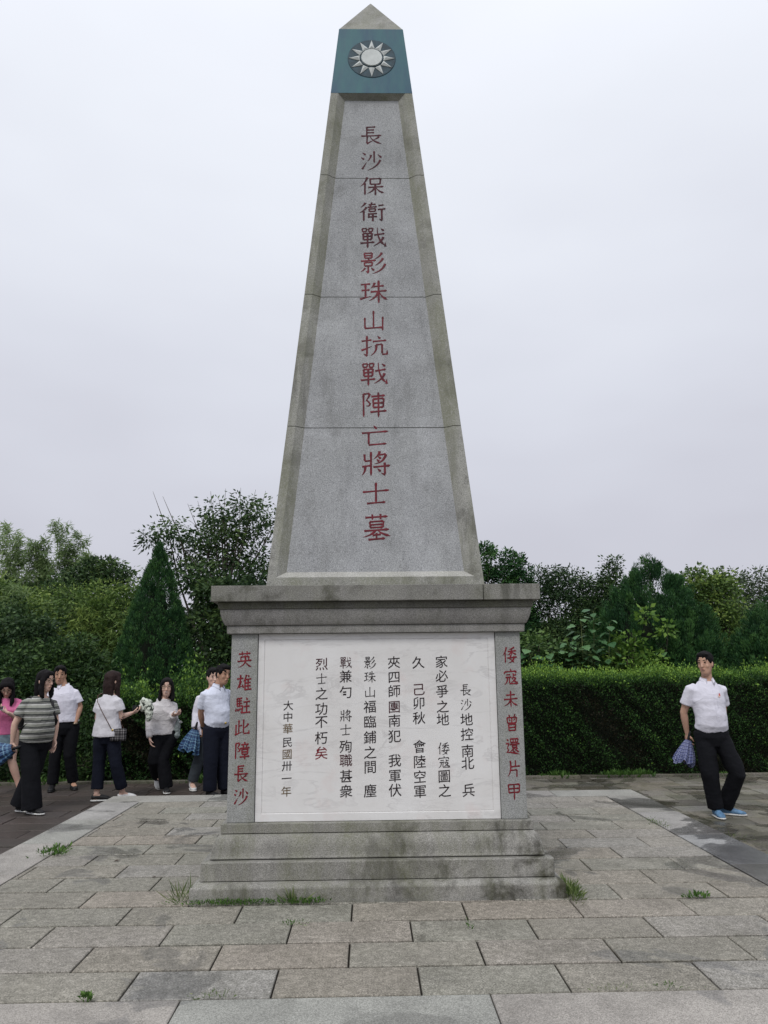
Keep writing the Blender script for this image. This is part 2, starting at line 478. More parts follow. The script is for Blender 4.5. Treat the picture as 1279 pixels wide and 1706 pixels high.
square_loft('cornice_fillet', [(1.0, 1.8972), (1.112, 1.8972), (1.115, 1.90), (1.118, 1.944), (1.0, 1.946)], M_stain, mem)
box('cornice_slab', -1.16, 0.756, -1.16, 1.16, 1.947, 2.058, M_slab, mem, 0.005)
box('cornice_slab', 0.760, 1.16, -1.16, 1.16, 1.947, 2.0575, M_slab, mem, 0.005)
# corner posts
posts = []
for (xa, xb) in ((-1.028, -0.842), (0.851, 1.028)):
    for (ya, yb) in ((-1.028, -0.842), (0.842, 1.028)):
        posts.append(box('corner_post', xa, xb, ya, yb, 0.457, 1.7262, M_post, mem, 0.006))
post_L, post_R = posts[0], posts[2]
# marble tablets: border frame proud of the field by a shallow step
def tablet(rot):
    bm = bmesh.new()
    x0, x1, z0, z1, y = -0.838, 0.847, 0.459, 1.724, -1.012
    ix0, ix1, iz0, iz1 = -0.797, 0.802, 0.508, 1.686
    def rect(a, b, c, d, yy): return [bm.verts.new((a, yy, c)), bm.verts.new((b, yy, c)), bm.verts.new((b, yy, d)), bm.verts.new((a, yy, d))]
    r0 = rect(x0, x1, z0, z1, -0.986)
    r1 = rect(x0, x1, z0, z1, y)
    r2 = rect(ix0, ix1, iz0, iz1, y)
    g = 0.004
    r3 = rect(ix0 + g, ix1 - g, iz0 + g, iz1 - g, y + 0.006)
    r4 = rect(ix0 + 2 * g, ix1 - 2 * g, iz0 + 2 * g, iz1 - 2 * g, y + 0.003)
    rs = [r0, r1, r2, r3, r4]
    for p, q in zip(rs[:-1], rs[1:]):
        for k in range(4):
            l = (k + 1) % 4
            bm.faces.new((p[k], p[l], q[l], q[k]))
    bm.faces.new(r4)
    bmesh.ops.rotate(bm, verts=bm.verts, cent=(0, 0, 0), matrix=Matrix.Rotation(rot, 3, 'Z'))
    return link('marble_tablet', bm_mesh(bm, 'marble_tablet'), M_marble, mem)
tab = tablet(0)
for a in (PI / 2, PI, -PI / 2): tablet(a)

# shaft
ZB, WB = 2.058, 0.822
SLP = (0.822 - 0.376) / (6.686 - 2.057)
def wz(z): return WB - SLP * (z - 2.057)
def a1(z): return wz(z) - 0.066
def a2(z): return a1(z) - 0.068 - 0.0 * z
DEP = 0.05
def shaft_ring(z, o1, o2, d):
    w_ = wz(z)
    side = [(-w_, 0), (-o1, 0), (-o2, d), (o2, d), (o1, 0)]
    pts = []
    for k in range(4):
        R_ = Matrix.Rotation(k * PI / 2, 3, 'Z')
        for (x, dd) in side:
            pts.append(R_ @ Vector((x, -w_ + dd, z)))
    return pts
def shaft_block(rings, name='shaft_block'):
    vs, fs, mi = [], [], []
    for r in rings: vs += shaft_ring(*r)
    for i in range(len(rings) - 1):
        for k in range(20):
            l = (k + 1) % 20
            fs.append((i * 20 + k, i * 20 + l, (i + 1) * 20 + l, (i + 1) * 20 + k))
            q = k % 5
            lower_bevel = rings[i][3] < rings[i + 1][3]
            upper_bevel = rings[i][3] > rings[i + 1][3]
            if q == 2: mi.append(2 if lower_bevel else (1 if (upper_bevel or rings[i][3] == 0) else 0))
            elif q in (1, 3): mi.append(1)
            else: mi.append(1)
    fs.append(tuple(range(19, -1, -1))); mi.append(1)
    n = len(rings)
    fs.append(tuple((n - 1) * 20 + k for k in range(20))); mi.append(1)
    me = mesh_from(name, vs, fs)
    for m in (M_panel, M_frame, M_bevel): me.materials.append(m)
    me.polygons.foreach_set('material_index', mi)
    return link(name, me, None, mem)
G = 0.003
zs = [3.375, 4.571, 5.779, 6.686]
bands = []
bands.append([(ZB + 0.001, a1(2.15), a1(2.15), 0), (2.152, a1(2.15), a1(2.15), 0), (2.197, a1(2.197), a2(2.197), DEP), (zs[0] - G, a1(zs[0]), a2(zs[0]), DEP)])
for i in range(2):
    bands.append([(zs[i] + G, a1(zs[i]), a2(zs[i]), DEP), (zs[i + 1] - G, a1(zs[i + 1]), a2(zs[i + 1]), DEP)])
bands.append([(zs[2] + G, a1(zs[2]), a2(zs[2]), DEP), (6.640, a1(6.64), a2(6.64), DEP), (6.6835, a1(6.6835), a1(6.6835), 0)])
bl = []
for r in bands:
    bl.append(shaft_block(r))
# thin recessed mortar core seen inside the joints
for z in zs[:3]:
    square_loft('mortar_joint', [(wz(z) - DEP - 0.010, z - 0.02), (wz(z) - DEP - 0.012, z + 0.02)], M_joint, mem)
square_loft('emblem_block', [(0.3775, 6.6845), (wz(7.441) + 0.0015, 7.441)], M_blue, mem)
square_loft('capstone', [(0.304, 7.4415), (0.012, 8.012), (0.006, 8.022)], M_frame, mem)

# emblem on the front of the block: dark disc, twelve rays, white sun
em = empty('emblem', (0.004, -wz(7.083) - 0.002, 7.083)); em.parent = mem
em.rotation_euler = (math.atan(SLP) * -1, 0, 0)
def flat_disc(name, rx, rz, y0, y1, mat, parent, n=40, rin=None):
    vs, fs = [], []
    for yy, s in ((y0, 1.0), (y1, 0.97)):
        for k in range(n):
            a = 2 * PI * k / n
            vs.append((rx * s * math.cos(a), yy, rz * s * math.sin(a)))
    for k in range(n):
        l = (k + 1) % n
        fs.append((k, l, n + l, n + k))
    fs.append(tuple(range(n, 2 * n)))
    o = link(name, mesh_from(name, vs, fs), mat, parent)
    return o
flat_disc('emblem_disc', 0.226, 0.226, 0.0, -0.004, M_blued, em)
for k in range(12):
    a = 2 * PI * k / 12
    ca, sa = math.cos(a), math.sin(a)
    def pt(r, s, y): return (r * ca - s * sa, y, r * sa + s * ca)
    h_ = 0.030
    r0_, r1_ = 0.112, 0.218
    vs = [pt(r0_, -h_, -0.0045), pt(r0_, h_, -0.0045), pt(r1_, 0, -0.0045), pt(r0_, -h_ * .97, -0.009), pt(r0_, h_ * .97, -0.009), pt(r1_ - 0.004, 0, -0.009), pt(r0_ + 0.02, 0, -0.021)]
    fs = [(0, 1, 4, 3), (1, 2, 5, 4), (2, 0, 3, 5), (3, 6, 5), (6, 4, 5), (3, 4, 6)]
    link('emblem_ray', mesh_from('emblem_ray', vs, fs), M_white, em)
flat_disc('emblem_ring', 0.110, 0.110, -0.0045, -0.012, M_blued, em)
flat_disc('emblem_sun', 0.099, 0.099, -0.012, -0.021, M_white, em)

# ------------------------------------------------------------------ brush-stroke lettering
# h horizontal, s vertical, p falling left, n falling right, d dot, t rising tick, k rigid hook part
GLY = {
'長': 's30,6 30,52;h30,8 68,6;h31,22 62,21;h31,36 62,35;h6,53 94,50;s32,54 30,90;t29,92 56,76;p82,57 74,64 60,71;n44,54 60,76 94,92',
'沙': 'd12,12 26,22;d6,34 19,44;t10,90 30,56;s62,4 62,60;p48,22 45,36 34,52;d78,20 94,36;p88,46 70,74 34,96',
'保': 'p30,5 22,28 4,52;s21,34 21,95;s42,14 43,43;h42,14 84,12;s83,13 80,42;h44,41 80,40;h34,57 95,53;s62,42 62,97;p60,57 50,74 30,88;n64,57 78,76 97,86',
'衛': 'p24,4 18,16 6,28;p28,26 20,40 2,56;s18,46 18,95;h36,15 62,12;s48,3 42,25;h33,27 67,24;s38,36 38,49;h38,36 62,34;s61,35 60,48;h39,48 60,47;h33,61 67,58;s37,62 36,74;h33,76 67,73;s51,60 51,97;h72,19 91,16;h69,39 98,35;s84,38 84,92;t85,94 74,85',
'戰': 's9,8 11,23;h9,8 26,7;s26,7 24,22;h11,22 24,21;s33,8 34,23;h33,7 49,6;s49,6 47,21;h34,22 47,21;s12,31 14,60;h12,31 46,29;s46,29 44,59;h14,45 44,43;h14,60 44,58;h2,76 55,71;s29,31 29,98;h54,38 93,31;n66,4 72,52 94,88;t95,92 95,72;p88,48 76,70 50,90;d79,8 91,19',
'影': 's17,6 19,28;h17,6 48,5;s48,5 46,28;h19,17 46,16;h19,28 46,27;d31,31 35,38;h4,42 62,38;s17,49 19,65;h17,49 48,47;s48,47 46,64;h19,64 46,63;s32,65 32,94;t33,96 23,87;p20,73 14,82 4,90;d43,73 55,85;p84,3 76,18 57,32;p89,29 78,46 59,62;p97,55 80,82 48,99',
'珠': 'h6,20 39,17;h8,45 37,42;s22,20 22,74;t3,81 41,69;p54,12 50,24 41,36;h50,29 87,25;h40,51 97,46;s68,3 68,98;p66,51 56,72 34,88;n70,51 82,72 99,84',
'山': 's50,8 50,82;s14,38 15,86;h14,84 88,80;s88,34 87,94',
'抗': 'h5,27 41,22;s24,4 24,90;t25,93 12,82;t4,68 43,49;d63,5 73,17;h45,29 95,24;p57,44 55,70 37,92;h57,44 79,41;s79,41 79,82;h79,86 97,84;t97,87 97,66',
'陣': 's11,8 12,97;h12,9 35,7;p35,8 30,22 22,31;s22,31 35,44;p36,44 32,54 20,54;h41,19 93,15;s48,29 49,62;h48,29 88,26;s88,26 86,61;h49,45 86,43;h49,61 86,60;h37,79 99,74;s68,3 68,99',
'亡': 'd45,4 56,19;h5,36 95,29;s28,34 28,84;h28,86 89,81',
'將': 's12,14 13,40;h13,41 34,39;s34,5 34,97;h4,62 34,58;p14,62 12,80 3,96;p64,3 58,18 43,34;h62,17 85,14;p85,15 72,40 46,52;d59,23 68,33;d54,34 62,43;h42,64 99,59;s81,47 81,93;t82,95 68,87;d56,70 67,82',
'士': 'h6,42 95,35;s50,4 50,87;h20,88 82,83',
'墓': 'h12,15 89,11;s36,3 36,23;s64,2 64,22;s27,31 29,53;h27,31 74,28;s74,28 72,52;h29,42 72,40;h29,52 72,51;h8,64 93,59;p46,61 32,76 4,87;n54,61 70,74 98,84;h36,80 65,77;s50,72 50,94;h22,96 79,92',
'英': 'h12,18 89,14;s34,3 35,27;s66,2 65,26;s25,35 27,58;h25,35 78,32;s78,32 76,57;h4,61 97,55;p52,26 50,72 8,96;n54,60 70,80 96,94',
'雄': 'h3,29 45,25;p26,5 22,52 3,88;p30,40 24,62 15,78;t14,78 44,68;d37,60 47,82;p64,5 58,24 45,44;s56,32 56,96;d74,6 82,19;h56,33 97,29;h57,53 93,50;h57,71 93,68;h57,92 99,88;s76,32 76,91',
'駐': 's12,8 12,52;h12,9 45,6;h13,23 43,21;h13,38 43,36;s28,8 28,52;h12,53 48,50;s48,50 44,91;t45,93 33,84;d7,64 4,84;d16,66 19,82;d25,65 29,78;d34,62 39,73;d69,3 79,17;h54,30 95,25;h56,56 93,52;h47,91 99,87;s74,28 74,89',
'此': 's28,10 28,82;h28,43 49,40;s10,36 10,86;t3,94 53,76;p89,30 76,46 58,56;s58,6 58,84;h58,86 93,84;t93,87 93,65',
'障': 's10,8 10,97;h11,9 34,7;p34,8 29,22 21,31;s21,31 34,44;p35,44 31,54 19,54;d63,1 70,11;h44,17 93,14;d55,20 61,31;p81,18 78,26 74,33;h37,38 99,33;s49,44 51,71;h49,44 88,42;s88,42 86,70;h51,57 86,56;h51,70 86,69;h37,86 99,81;s68,71 68,99',
'倭': 'p28,3 20,28 3,52;s19,34 19,96;p83,4 66,12 43,17;h37,29 95,25;s64,11 64,49;p62,29 52,42 35,50;n66,29 78,40 96,48;p58,49 52,66 46,76;n46,72 62,80 80,96;p79,58 68,84 38,97;h33,68 99,62',
'寇': 'd49,1 55,12;d11,16 7,30;h12,18 91,15;t91,17 83,29;h22,36 49,34;h15,51 55,48;p28,50 24,76 5,93;s43,50 41,84;h41,87 95,88;t95,90 95,74;s68,27 68,50;h68,38 89,36;h56,55 84,52;p84,53 72,70 49,81;n61,58 74,72 93,79',
'未': 'h20,29 80,25;h4,54 97,48;s50,3 50,98;p48,53 34,76 4,90;n52,53 68,76 97,88',
'曾': 'd29,3 38,15;p73,1 68,10 61,17;s18,21 21,53;h18,21 82,18;s82,18 78,52;s50,20 50,51;d31,28 39,39;p69,26 66,32 59,39;h21,52 78,51;s27,60 29,96;h27,60 74,58;s74,58 72,95;h29,77 72,75;h29,94 72,93',
'還': 'd11,7 22,19;h5,35 24,32;p24,33 20,46 13,57;s13,57 22,68;p22,68 16,78 8,84;n6,86 32,84 98,95;s36,8 38,29;h36,8 88,6;s88,6 84,28;s54,8 54,27;s70,8 70,27;h38,28 84,26;h31,39 97,35;s46,45 47,57;h46,45 78,43;s78,43 76,56;h47,56 76,55;p58,57 48,69 31,78;s54,64 54,82;t53,84 67,75;p82,58 76,64 69,69;n60,58 74,73 93,81',
'片': 'p28,6 27,60 6,96;s62,4 62,38;h28,40 92,36;h28,60 70,57;s70,57 68,98',
'甲': 's12,14 16,60;h12,14 87,12;s87,12 83,58;h16,37 83,34;h16,58 83,56;s50,14 50,99',
}
def bez(pts, n):
    if len(pts) == 2:
        return [pts[0].lerp(pts[1], k / n) for k in range(n + 1)]
    a, b, c = pts
    ctrl = b * 2 - (a + c) * 0.5
    return [a * (1 - t) ** 2 + ctrl * 2 * t * (1 - t) + c * t * t for t in [k / n for k in range(n + 1)]]
WP = {
 'h': lambda t: 6.5 + 2.2 * abs(t - 0.55) * 1.6 + (3.2 if t > 0.86 else 0) + (1.2 if t < 0.08 else 0) - (7.5 if t > 0.995 else 0),
 's': lambda t: 8.8 - 1.6 * math.sin(PI * t) + (1.6 if t < 0.12 else 0) - (5.5 if t > 0.985 else 0) - (3.5 if t < 0.01 else 0),
 'p': lambda t: 9.5 * (1 - t) ** 0.62 + 1.2,
 'n': lambda t: 3.2 + 9.0 * t ** 1.3 if t < 0.8 else 9.9 * max(0.03, (1 - t) / 0.2) + 0.5,
 'd': lambda t: 2.5 + 10.5 * t ** 0.9 if t < 0.8 else 10.5 * max(0.15, (1 - t) / 0.2),
 't': lambda t: 9.0 * (1 - t) ** 0.75 + 1.0,
}
def glyph_mesh(ch, fat=1.0):
    vs, fs = [], []
    for si, st in enumerate(GLY[ch].split(';')):
        kind = st[0]
        pts = [Vector(tuple(float(v) for v in q.split(','))) for q in st[1:].split()]
        n = {'h': 9, 's': 9, 'p': 8, 'n': 10, 'd': 5, 't': 5}[kind]
        c = bez(pts, n)
        base = len(vs)
        for i, p in enumerate(c):
            t = i / n
            tg = (c[min(i + 1, n)] - c[max(i - 1, 0)])
            if tg.length < 1e-6: tg = Vector((1, 0))
            tg.normalize()
            nn = Vector((-tg.y, tg.x))
            hw = WP[kind](t) * 0.5 * fat
            ln = (pts[-1] - pts[0]).length
            if kind in 'ps' and ln < 25: hw *= 0.85
            lift = 0.0006 + si * 0.00007
            rl = 0.0012
            for s, q in ((-1, 0), (0, 1), (1, 0)):
                v = p + nn * hw * s
                vs.append(((v.x - 50) / 100, (50 - v.y) / 100, lift + rl * q))
        for i in range(n):
            b = base + i * 3
            fs += [(b, b + 1, b + 4, b + 3), (b + 1, b + 2, b + 5, b + 4)]
    return vs, fs

def place_glyph(vs, fs, cx, z, w_, h_, plane_y, lean, mat, parent, name='carved_character'):
    """glyph in the plane through (cx, plane_y, z), leaning back by `lean` (dy/dz)"""
    k = math.sqrt(1 + lean * lean)
    up = Vector((0, lean, 1)) / k
    nr = Vector((0, -1, lean)) / k
    ox = Vector((cx, plane_y, z))
    sk = 0.03
    out_ = [ox + Vector((1, 0, 0)) * (v[0] * w_) + up * (v[1] * h_ + v[0] * w_ * sk * 0.5) + nr * v[2] for v in vs]
    me = mesh_from(name, out_, fs)
    me.validate()
    o = link(name, me, mat, parent)
    bm = bmesh.new(); bm.from_mesh(me)
    bmesh.ops.recalc_face_normals(bm, faces=bm.faces)
    for f in bm.faces:
        if f.normal.y > 0: f.normal_flip()
    bm.to_mesh(me); bm.free()
    return o

TITLE = [('長', -0.004, 6.247, 0.205, 0.215), ('沙', -0.006, 5.969, 0.205, 0.225), ('保', 0.0, 5.697, 0.222, 0.206), ('衛', 0.0, 5.425, 0.236, 0.206), ('戰', 0.004, 5.160, 0.228, 0.214),
 ('影', 0.0, 4.906, 0.22, 0.214), ('珠', 0.003, 4.623, 0.238, 0.226), ('山', 0.001, 4.347, 0.20, 0.215), ('抗', 0.004, 4.105, 0.225, 0.206), ('戰', 0.002, 3.852, 0.222, 0.213),
 ('陣', -0.003, 3.578, 0.21, 0.225), ('亡', 0.006, 3.301, 0.23, 0.2), ('將', 0.009, 3.071, 0.229, 0.214), ('士', 0.009, 2.817, 0.23, 0.2), ('墓', 0.011, 2.549, 0.222, 0.214)]
for i, (ch, x, z, w_, h_) in enumerate(TITLE):
    vs, fs = glyph_mesh(ch, 0.96)
    b = bl[0] if z < zs[0] else bl[1] if z < zs[1] else bl[2] if z < zs[2] else bl[3]
    m_ = M_redd if i < 5 else M_red
    place_glyph(vs, fs, x, z, w_ * 1.02, h_ * 1.02, -(wz(z) - DEP) , SLP, m_, b)
for ch, x, z in zip('英雄駐此障長沙', [-0.933, -0.932, -0.936, -0.937, -0.935, -0.936, -0.934], [1.548, 1.389, 1.231, 1.086, 0.929, 0.776, 0.626]):
    vs, fs = glyph_mesh(ch, 1.16)
    place_glyph(vs, fs, x, z, 0.108, 0.118, -1.0285, 0, M_red2, post_L)
for ch, x, z in zip('倭寇未曾還片甲', [0.950, 0.950, 0.945, 0.946, 0.945, 0.947, 0.943], [1.562, 1.407, 1.258, 1.095, 0.936, 0.788, 0.639]):
    vs, fs = glyph_mesh(ch, 1.12)
    place_glyph(vs, fs, x, z, 0.104, 0.118, -1.0285, 0, M_red2, post_R)

COLS = [
 [('長', 0.631, 1.321), ('沙', 0.631, 1.22), ('地', 0.631, 1.117), ('控', 0.631, 1.017), ('南', 0.631, 0.905), ('北', 0.63, 0.823), ('兵', 0.63, 0.644)],
 [('家', 0.463, 1.517), ('必', 0.463, 1.418), ('爭', 0.463, 1.312), ('之', 0.464, 1.207), ('地', 0.464, 1.119), ('倭', 0.464, 0.925), ('寇', 0.464, 0.833), ('圖', 0.464, 0.739), ('之', 0.464, 0.643)],
 [('久', 0.298, 1.514), ('己', 0.297, 1.327), ('卯', 0.297, 1.234), ('秋', 0.296, 1.131), ('會', 0.296, 0.938), ('陸', 0.295, 0.837), ('空', 0.295, 0.737), ('軍', 0.294, 0.641)],
 [('夾', 0.124, 1.516), ('四', 0.124, 1.414), ('師', 0.124, 1.317), ('團', 0.123, 1.209), ('南', 0.123, 1.115), ('犯', 0.123, 1.01), ('我', 0.122, 0.847), ('軍', 0.122, 0.746), ('伏', 0.122, 0.651)],
 [('影', -0.048, 1.518), ('珠', -0.048, 1.419), ('山', -0.048, 1.313), ('福', -0.048, 1.212), ('臨', -0.049, 1.109), ('鋪', -0.049, 1.004), ('之', -0.049, 0.902), ('間', -0.049, 0.806), ('塵', -0.05, 0.649)],
 [('戰', -0.219, 1.519), ('兼', -0.219, 1.422), ('旬', -0.219, 1.313), ('將', -0.218, 1.155), ('士', -0.218, 1.057), ('殉', -0.217, 0.944), ('職', -0.217, 0.851), ('甚', -0.216, 0.746), ('衆', -0.216, 0.648)],
 [('烈', -0.389, 1.509), ('士', -0.389, 1.408), ('之', -0.389, 1.304), ('功', -0.389, 1.201), ('不', -0.389, 1.113), ('朽', -0.389, 1.004), ('矣', -0.388, 0.903)],
 [('大', -0.622, 1.226), ('中', -0.623, 1.148), ('華', -0.623, 1.069), ('民', -0.624, 0.978), ('國', -0.625, 0.898), ('卅', -0.625, 0.82), ('一', -0.626, 0.737), ('年', -0.627, 0.652)]]
font_ch = sorted({c for col in COLS for (c, _, _) in col if c not in GLY})
tmp = []
for c in font_ch:
    cu = bpy.data.curves.new('glyph', 'FONT')
    cu.body = c
    cu.resolution_u = 2
    cu.size = 1.0
    cu.offset = 0.004
    o = bpy.data.objects.new('glyph', cu)
    COL.objects.link(o)
    tmp.append((c, o))
bpy.context.view_layer.update()
dg = bpy.context.evaluated_depsgraph_get()
FG = {}
for c, o in tmp:
    me = bpy.data.meshes.new_from_object(o.evaluated_get(dg))
    FG[c] = ([tuple(v.co) for v in me.vertices], [tuple(p.vertices) for p in me.polygons])
    bpy.data.meshes.remove(me)
for c, o in tmp:
    bpy.data.objects.remove(o)
kv = FG['國'][0]
gx0, gx1 = min(v[0] for v in kv), max(v[0] for v in kv)
gy0, gy1 = min(v[1] for v in kv), max(v[1] for v in kv)
gw = (gy1 - gy0)
gcx, gcy = (gx0 + gx1) / 2, (gy0 + gy1) / 2
REDS = {'矣', '己', '職', '烈'}
for ci, colm in enumerate(COLS):
    for ri, (c, x, z) in enumerate(colm):
        w_ = 0.068 if ci == 7 else 0.086
        if c in GLY:
            vs, fs = glyph_mesh(c, 0.86)
            hh = w_ * 1.0
        else:
            vs = [((v[0] - gcx) / gw * 0.96, (v[1] - gcy) / gw * 0.94 + (v[0] - gcx) * 0.05, 0.0008) for v in FG[c][0]]
            fs = FG[c][1]
            hh = w_
        m_ = M_ink
        if c == '矣': m_ = M_red2
        elif c in ('己', '職', '烈', '團', '戰'): m_ = M_inkred
        elif c in ('華', '國', '年'): m_ = M_inkol
        place_glyph(vs, fs, x, z, w_, hh, -1.0095, 0, m_, tab)

# ------------------------------------------------------------------ leaves and trees
def leaf_mesh(name, P, D, Wv, L, Wd, tone, fold=0.15):
    n = len(P)
    L = np.broadcast_to(np.asarray(L, float), (n,))[:, None]
    Wd = np.broadcast_to(np.asarray(Wd, float), (n,))[:, None]
    D = D / (np.linalg.norm(D, axis=1, keepdims=True) + 1e-9)
    Wv = Wv - D * (Wv * D).sum(1, keepdims=True)
    Wv = Wv / (np.linalg.norm(Wv, axis=1, keepdims=True) + 1e-9)
    Nn = np.cross(D, Wv)
    mid = P + D * L * 0.45 + Nn * (Wd * fold)
    v = np.empty((n, 4, 3))
    v[:, 0] = P
    v[:, 1] = mid + Wv * Wd * 0.5
    v[:, 2] = P + D * L
    v[:, 3] = mid - Wv * Wd * 0.5
    me = bpy.data.meshes.new(name)
    me.vertices.add(n * 4)
    me.vertices.foreach_set('co', v.reshape(-1).astype(np.float32))
    base = (np.arange(n) * 4)[:, None]
    tri = np.concatenate([base + np.array([[0, 1, 2]]), base + np.array([[0, 2, 3]])], axis=1).reshape(-1)
    me.loops.add(n * 6)
    me.loops.foreach_set('vertex_index', tri.astype(np.int32))
    me.polygons.add(n * 2)
    me.polygons.foreach_set('loop_start', (np.arange(n * 2) * 3).astype(np.int32))
    me.polygons.foreach_set('loop_total', np.full(n * 2, 3, np.int32))
    at = me.attributes.new('leaf_tone', 'FLOAT', 'FACE')
    at.data.foreach_set('value', np.repeat(np.clip(tone, 0, 1), 2).astype(np.float32))
    me.update()
    return me

def rnd_dir(n):
    v = RNG.normal(size=(n, 3))
    return v / np.linalg.norm(v, axis=1, keepdims=True)

def tube_pts(bm, pts, rads, n=6):
    rings = []
    for i, p in enumerate(pts):
        p = Vector(p)
        tg = Vector(pts[min(i + 1, len(pts) - 1)]) - Vector(pts[max(i - 1, 0)])
        if tg.length < 1e-6: tg = Vector((0, 0, 1))
        tg.normalize()
        a = tg.cross(Vector((0.31, 0.94, 0.12)))
        if a.length < 1e-3: a = tg.cross(Vector((1, 0, 0)))
        a.normalize()
        b = tg.cross(a)
        rings.append([bm.verts.new(p + (a * math.cos(2 * PI * k / n) + b * math.sin(2 * PI * k / n)) * rads[i]) for k in range(n)])
    for r, s in zip(rings[:-1], rings[1:]):
        for k in range(n):
            l = (k + 1) % n
            bm.faces.new((r[k], r[l], s[l], s[k]))
    bm.faces.new(rings[-1])
    bm.faces.new(list(reversed(rings[0])))

def branch_obj(name, base, targets, r0, parent, mat=None, trunk_h=0.4, bend=0.15):
    bm = bmesh.new()
    base = Vector(base)
    tgs = [Vector(t_) for t_ in targets]
    c = sum(tgs, Vector()) / len(tgs)
    top = base.lerp(Vector((c.x, c.y, max(t_.z for t_ in tgs))), 0.85)
    k1, k2 = base.lerp(top, 0.33), base.lerp(top, 0.66)
    k1 += Vector((random.uniform(-1, 1), random.uniform(-1, 1), 0)) * 0.06
    k2 += Vector((random.uniform(-1, 1), random.uniform(-1, 1), 0)) * 0.08
    spine = [base, k1, k2, top]
    tube_pts(bm, spine, [r0, r0 * 0.75, r0 * 0.5, r0 * 0.15], 8)
    for t_ in tgs:
        f = random.uniform(0.25, 0.85)
        i = min(int(f * 3), 2)
        s = spine[i].lerp(spine[i + 1], f * 3 - i)
        if s.z > t_.z - 0.1: s = spine[0].lerp(spine[1], 0.6)
        m1 = s.lerp(t_, 0.5) + Vector((random.uniform(-1, 1), random.uniform(-1, 1), random.uniform(-0.5, 1))) * bend
        rr = r0 * (1 - f) * 0.5 + 0.006
        q1 = s.lerp(m1, 0.5) + Vector((random.uniform(-1, 1), 0, random.uniform(-1, 1))) * bend * 0.3
        q2 = m1.lerp(t_, 0.5) + Vector((random.uniform(-1, 1), 0, random.uniform(-1, 1))) * bend * 0.45
        tube_pts(bm, [s, q1, m1, q2, t_], [rr, rr * 0.8, rr * 0.6, rr * 0.35 + 0.002, 0.003], 5)
        sd = q2 + Vector((random.uniform(-1, 1), random.uniform(-0.5, 0.5), random.uniform(0.3, 1.2))) * 0.22
        tube_pts(bm, [q2, q2.lerp(sd, 0.5) + Vector((0.02, 0, 0.01)), sd], [rr * 0.3 + 0.003, 0.004, 0.002], 4)
    return link(name, bm_mesh(bm, name, smooth=True), mat or M_bark, parent)

def tree(kind, label, base, blobs, mat, leaf, aspect=0.5, clusters=40, per=60, rc=0.16, group=None, cat='tree', droop=0.3, r0=0.05, twigs=(), hollow=0.55, tone_bias=0.0, fill=0):
    root = tag(empty(kind, base), label, cat, group)
    B = Vector(base)
    Ps, Ds, Ts, cents = [], [], [], []
    tot = sum(b[3] * b[4] * b[5] for b in blobs) ** 1.0
    vol = [(b[3] * b[4] * b[5]) ** 0.7 for b in blobs]
    for b, v in zip(blobs, vol):
        c0 = np.array([b[0], b[1], b[2]]) - np.array(B)
        rr = np.array(b[3:6])
        k = max(3, int(clusters * v / sum(vol)))
        u = rnd_dir(k)
        rad = hollow + (1 - hollow) * RNG.random(k) ** 0.6
        cc = c0 + u * rr * rad[:, None]
        for i in range(k):
            cents.append(cc[i])
            m_ = int(per * RNG.uniform(0.6, 1.4))
            off = np.clip(RNG.normal(size=(m_, 3)), -1.7, 1.7) * rc * np.array([1, 1, 0.7]) * RNG.uniform(0.6, 1.25)
            p = cc[i] + off
            d = off * 2.0 + rnd_dir(m_) * rc * 1.2 + np.array([0, 0, -droop * rc])
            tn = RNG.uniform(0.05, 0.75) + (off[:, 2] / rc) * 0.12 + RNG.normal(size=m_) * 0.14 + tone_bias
            Ps.append(p); Ds.append(d); Ts.append(tn)
        if fill:
            m_ = int(fill * v / sum(vol))
            u = rnd_dir(m_); p = c0 + u * rr * (RNG.random(m_)[:, None] ** 0.4) * 0.95
            Ps.append(p); Ds.append(u + rnd_dir(m_)); Ts.append(RNG.uniform(0, 0.4, m_))
    P = np.concatenate(Ps); D = np.concatenate(Ds); T = np.concatenate(Ts)
    keep = P[:, 2] > 0.02
    P, D, T = P[keep], D[keep], T[keep]
    n = len(P)
    Lh = leaf * 1.12 * RNG.uniform(0.6, 1.25, n)
    me = leaf_mesh('crown', P, D, rnd_dir(n) + np.array([0, 0, 0.0]), Lh, Lh * aspect, T)
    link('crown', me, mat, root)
    sel = random.sample(range(len(cents)), min(len(cents), 16))
    br = branch_obj('trunk', (0, 0, 0), [tuple(cents[i]) for i in sel] + [tuple(np.array(t_) - np.array(B)) for t_ in twigs], r0, root)
    return root

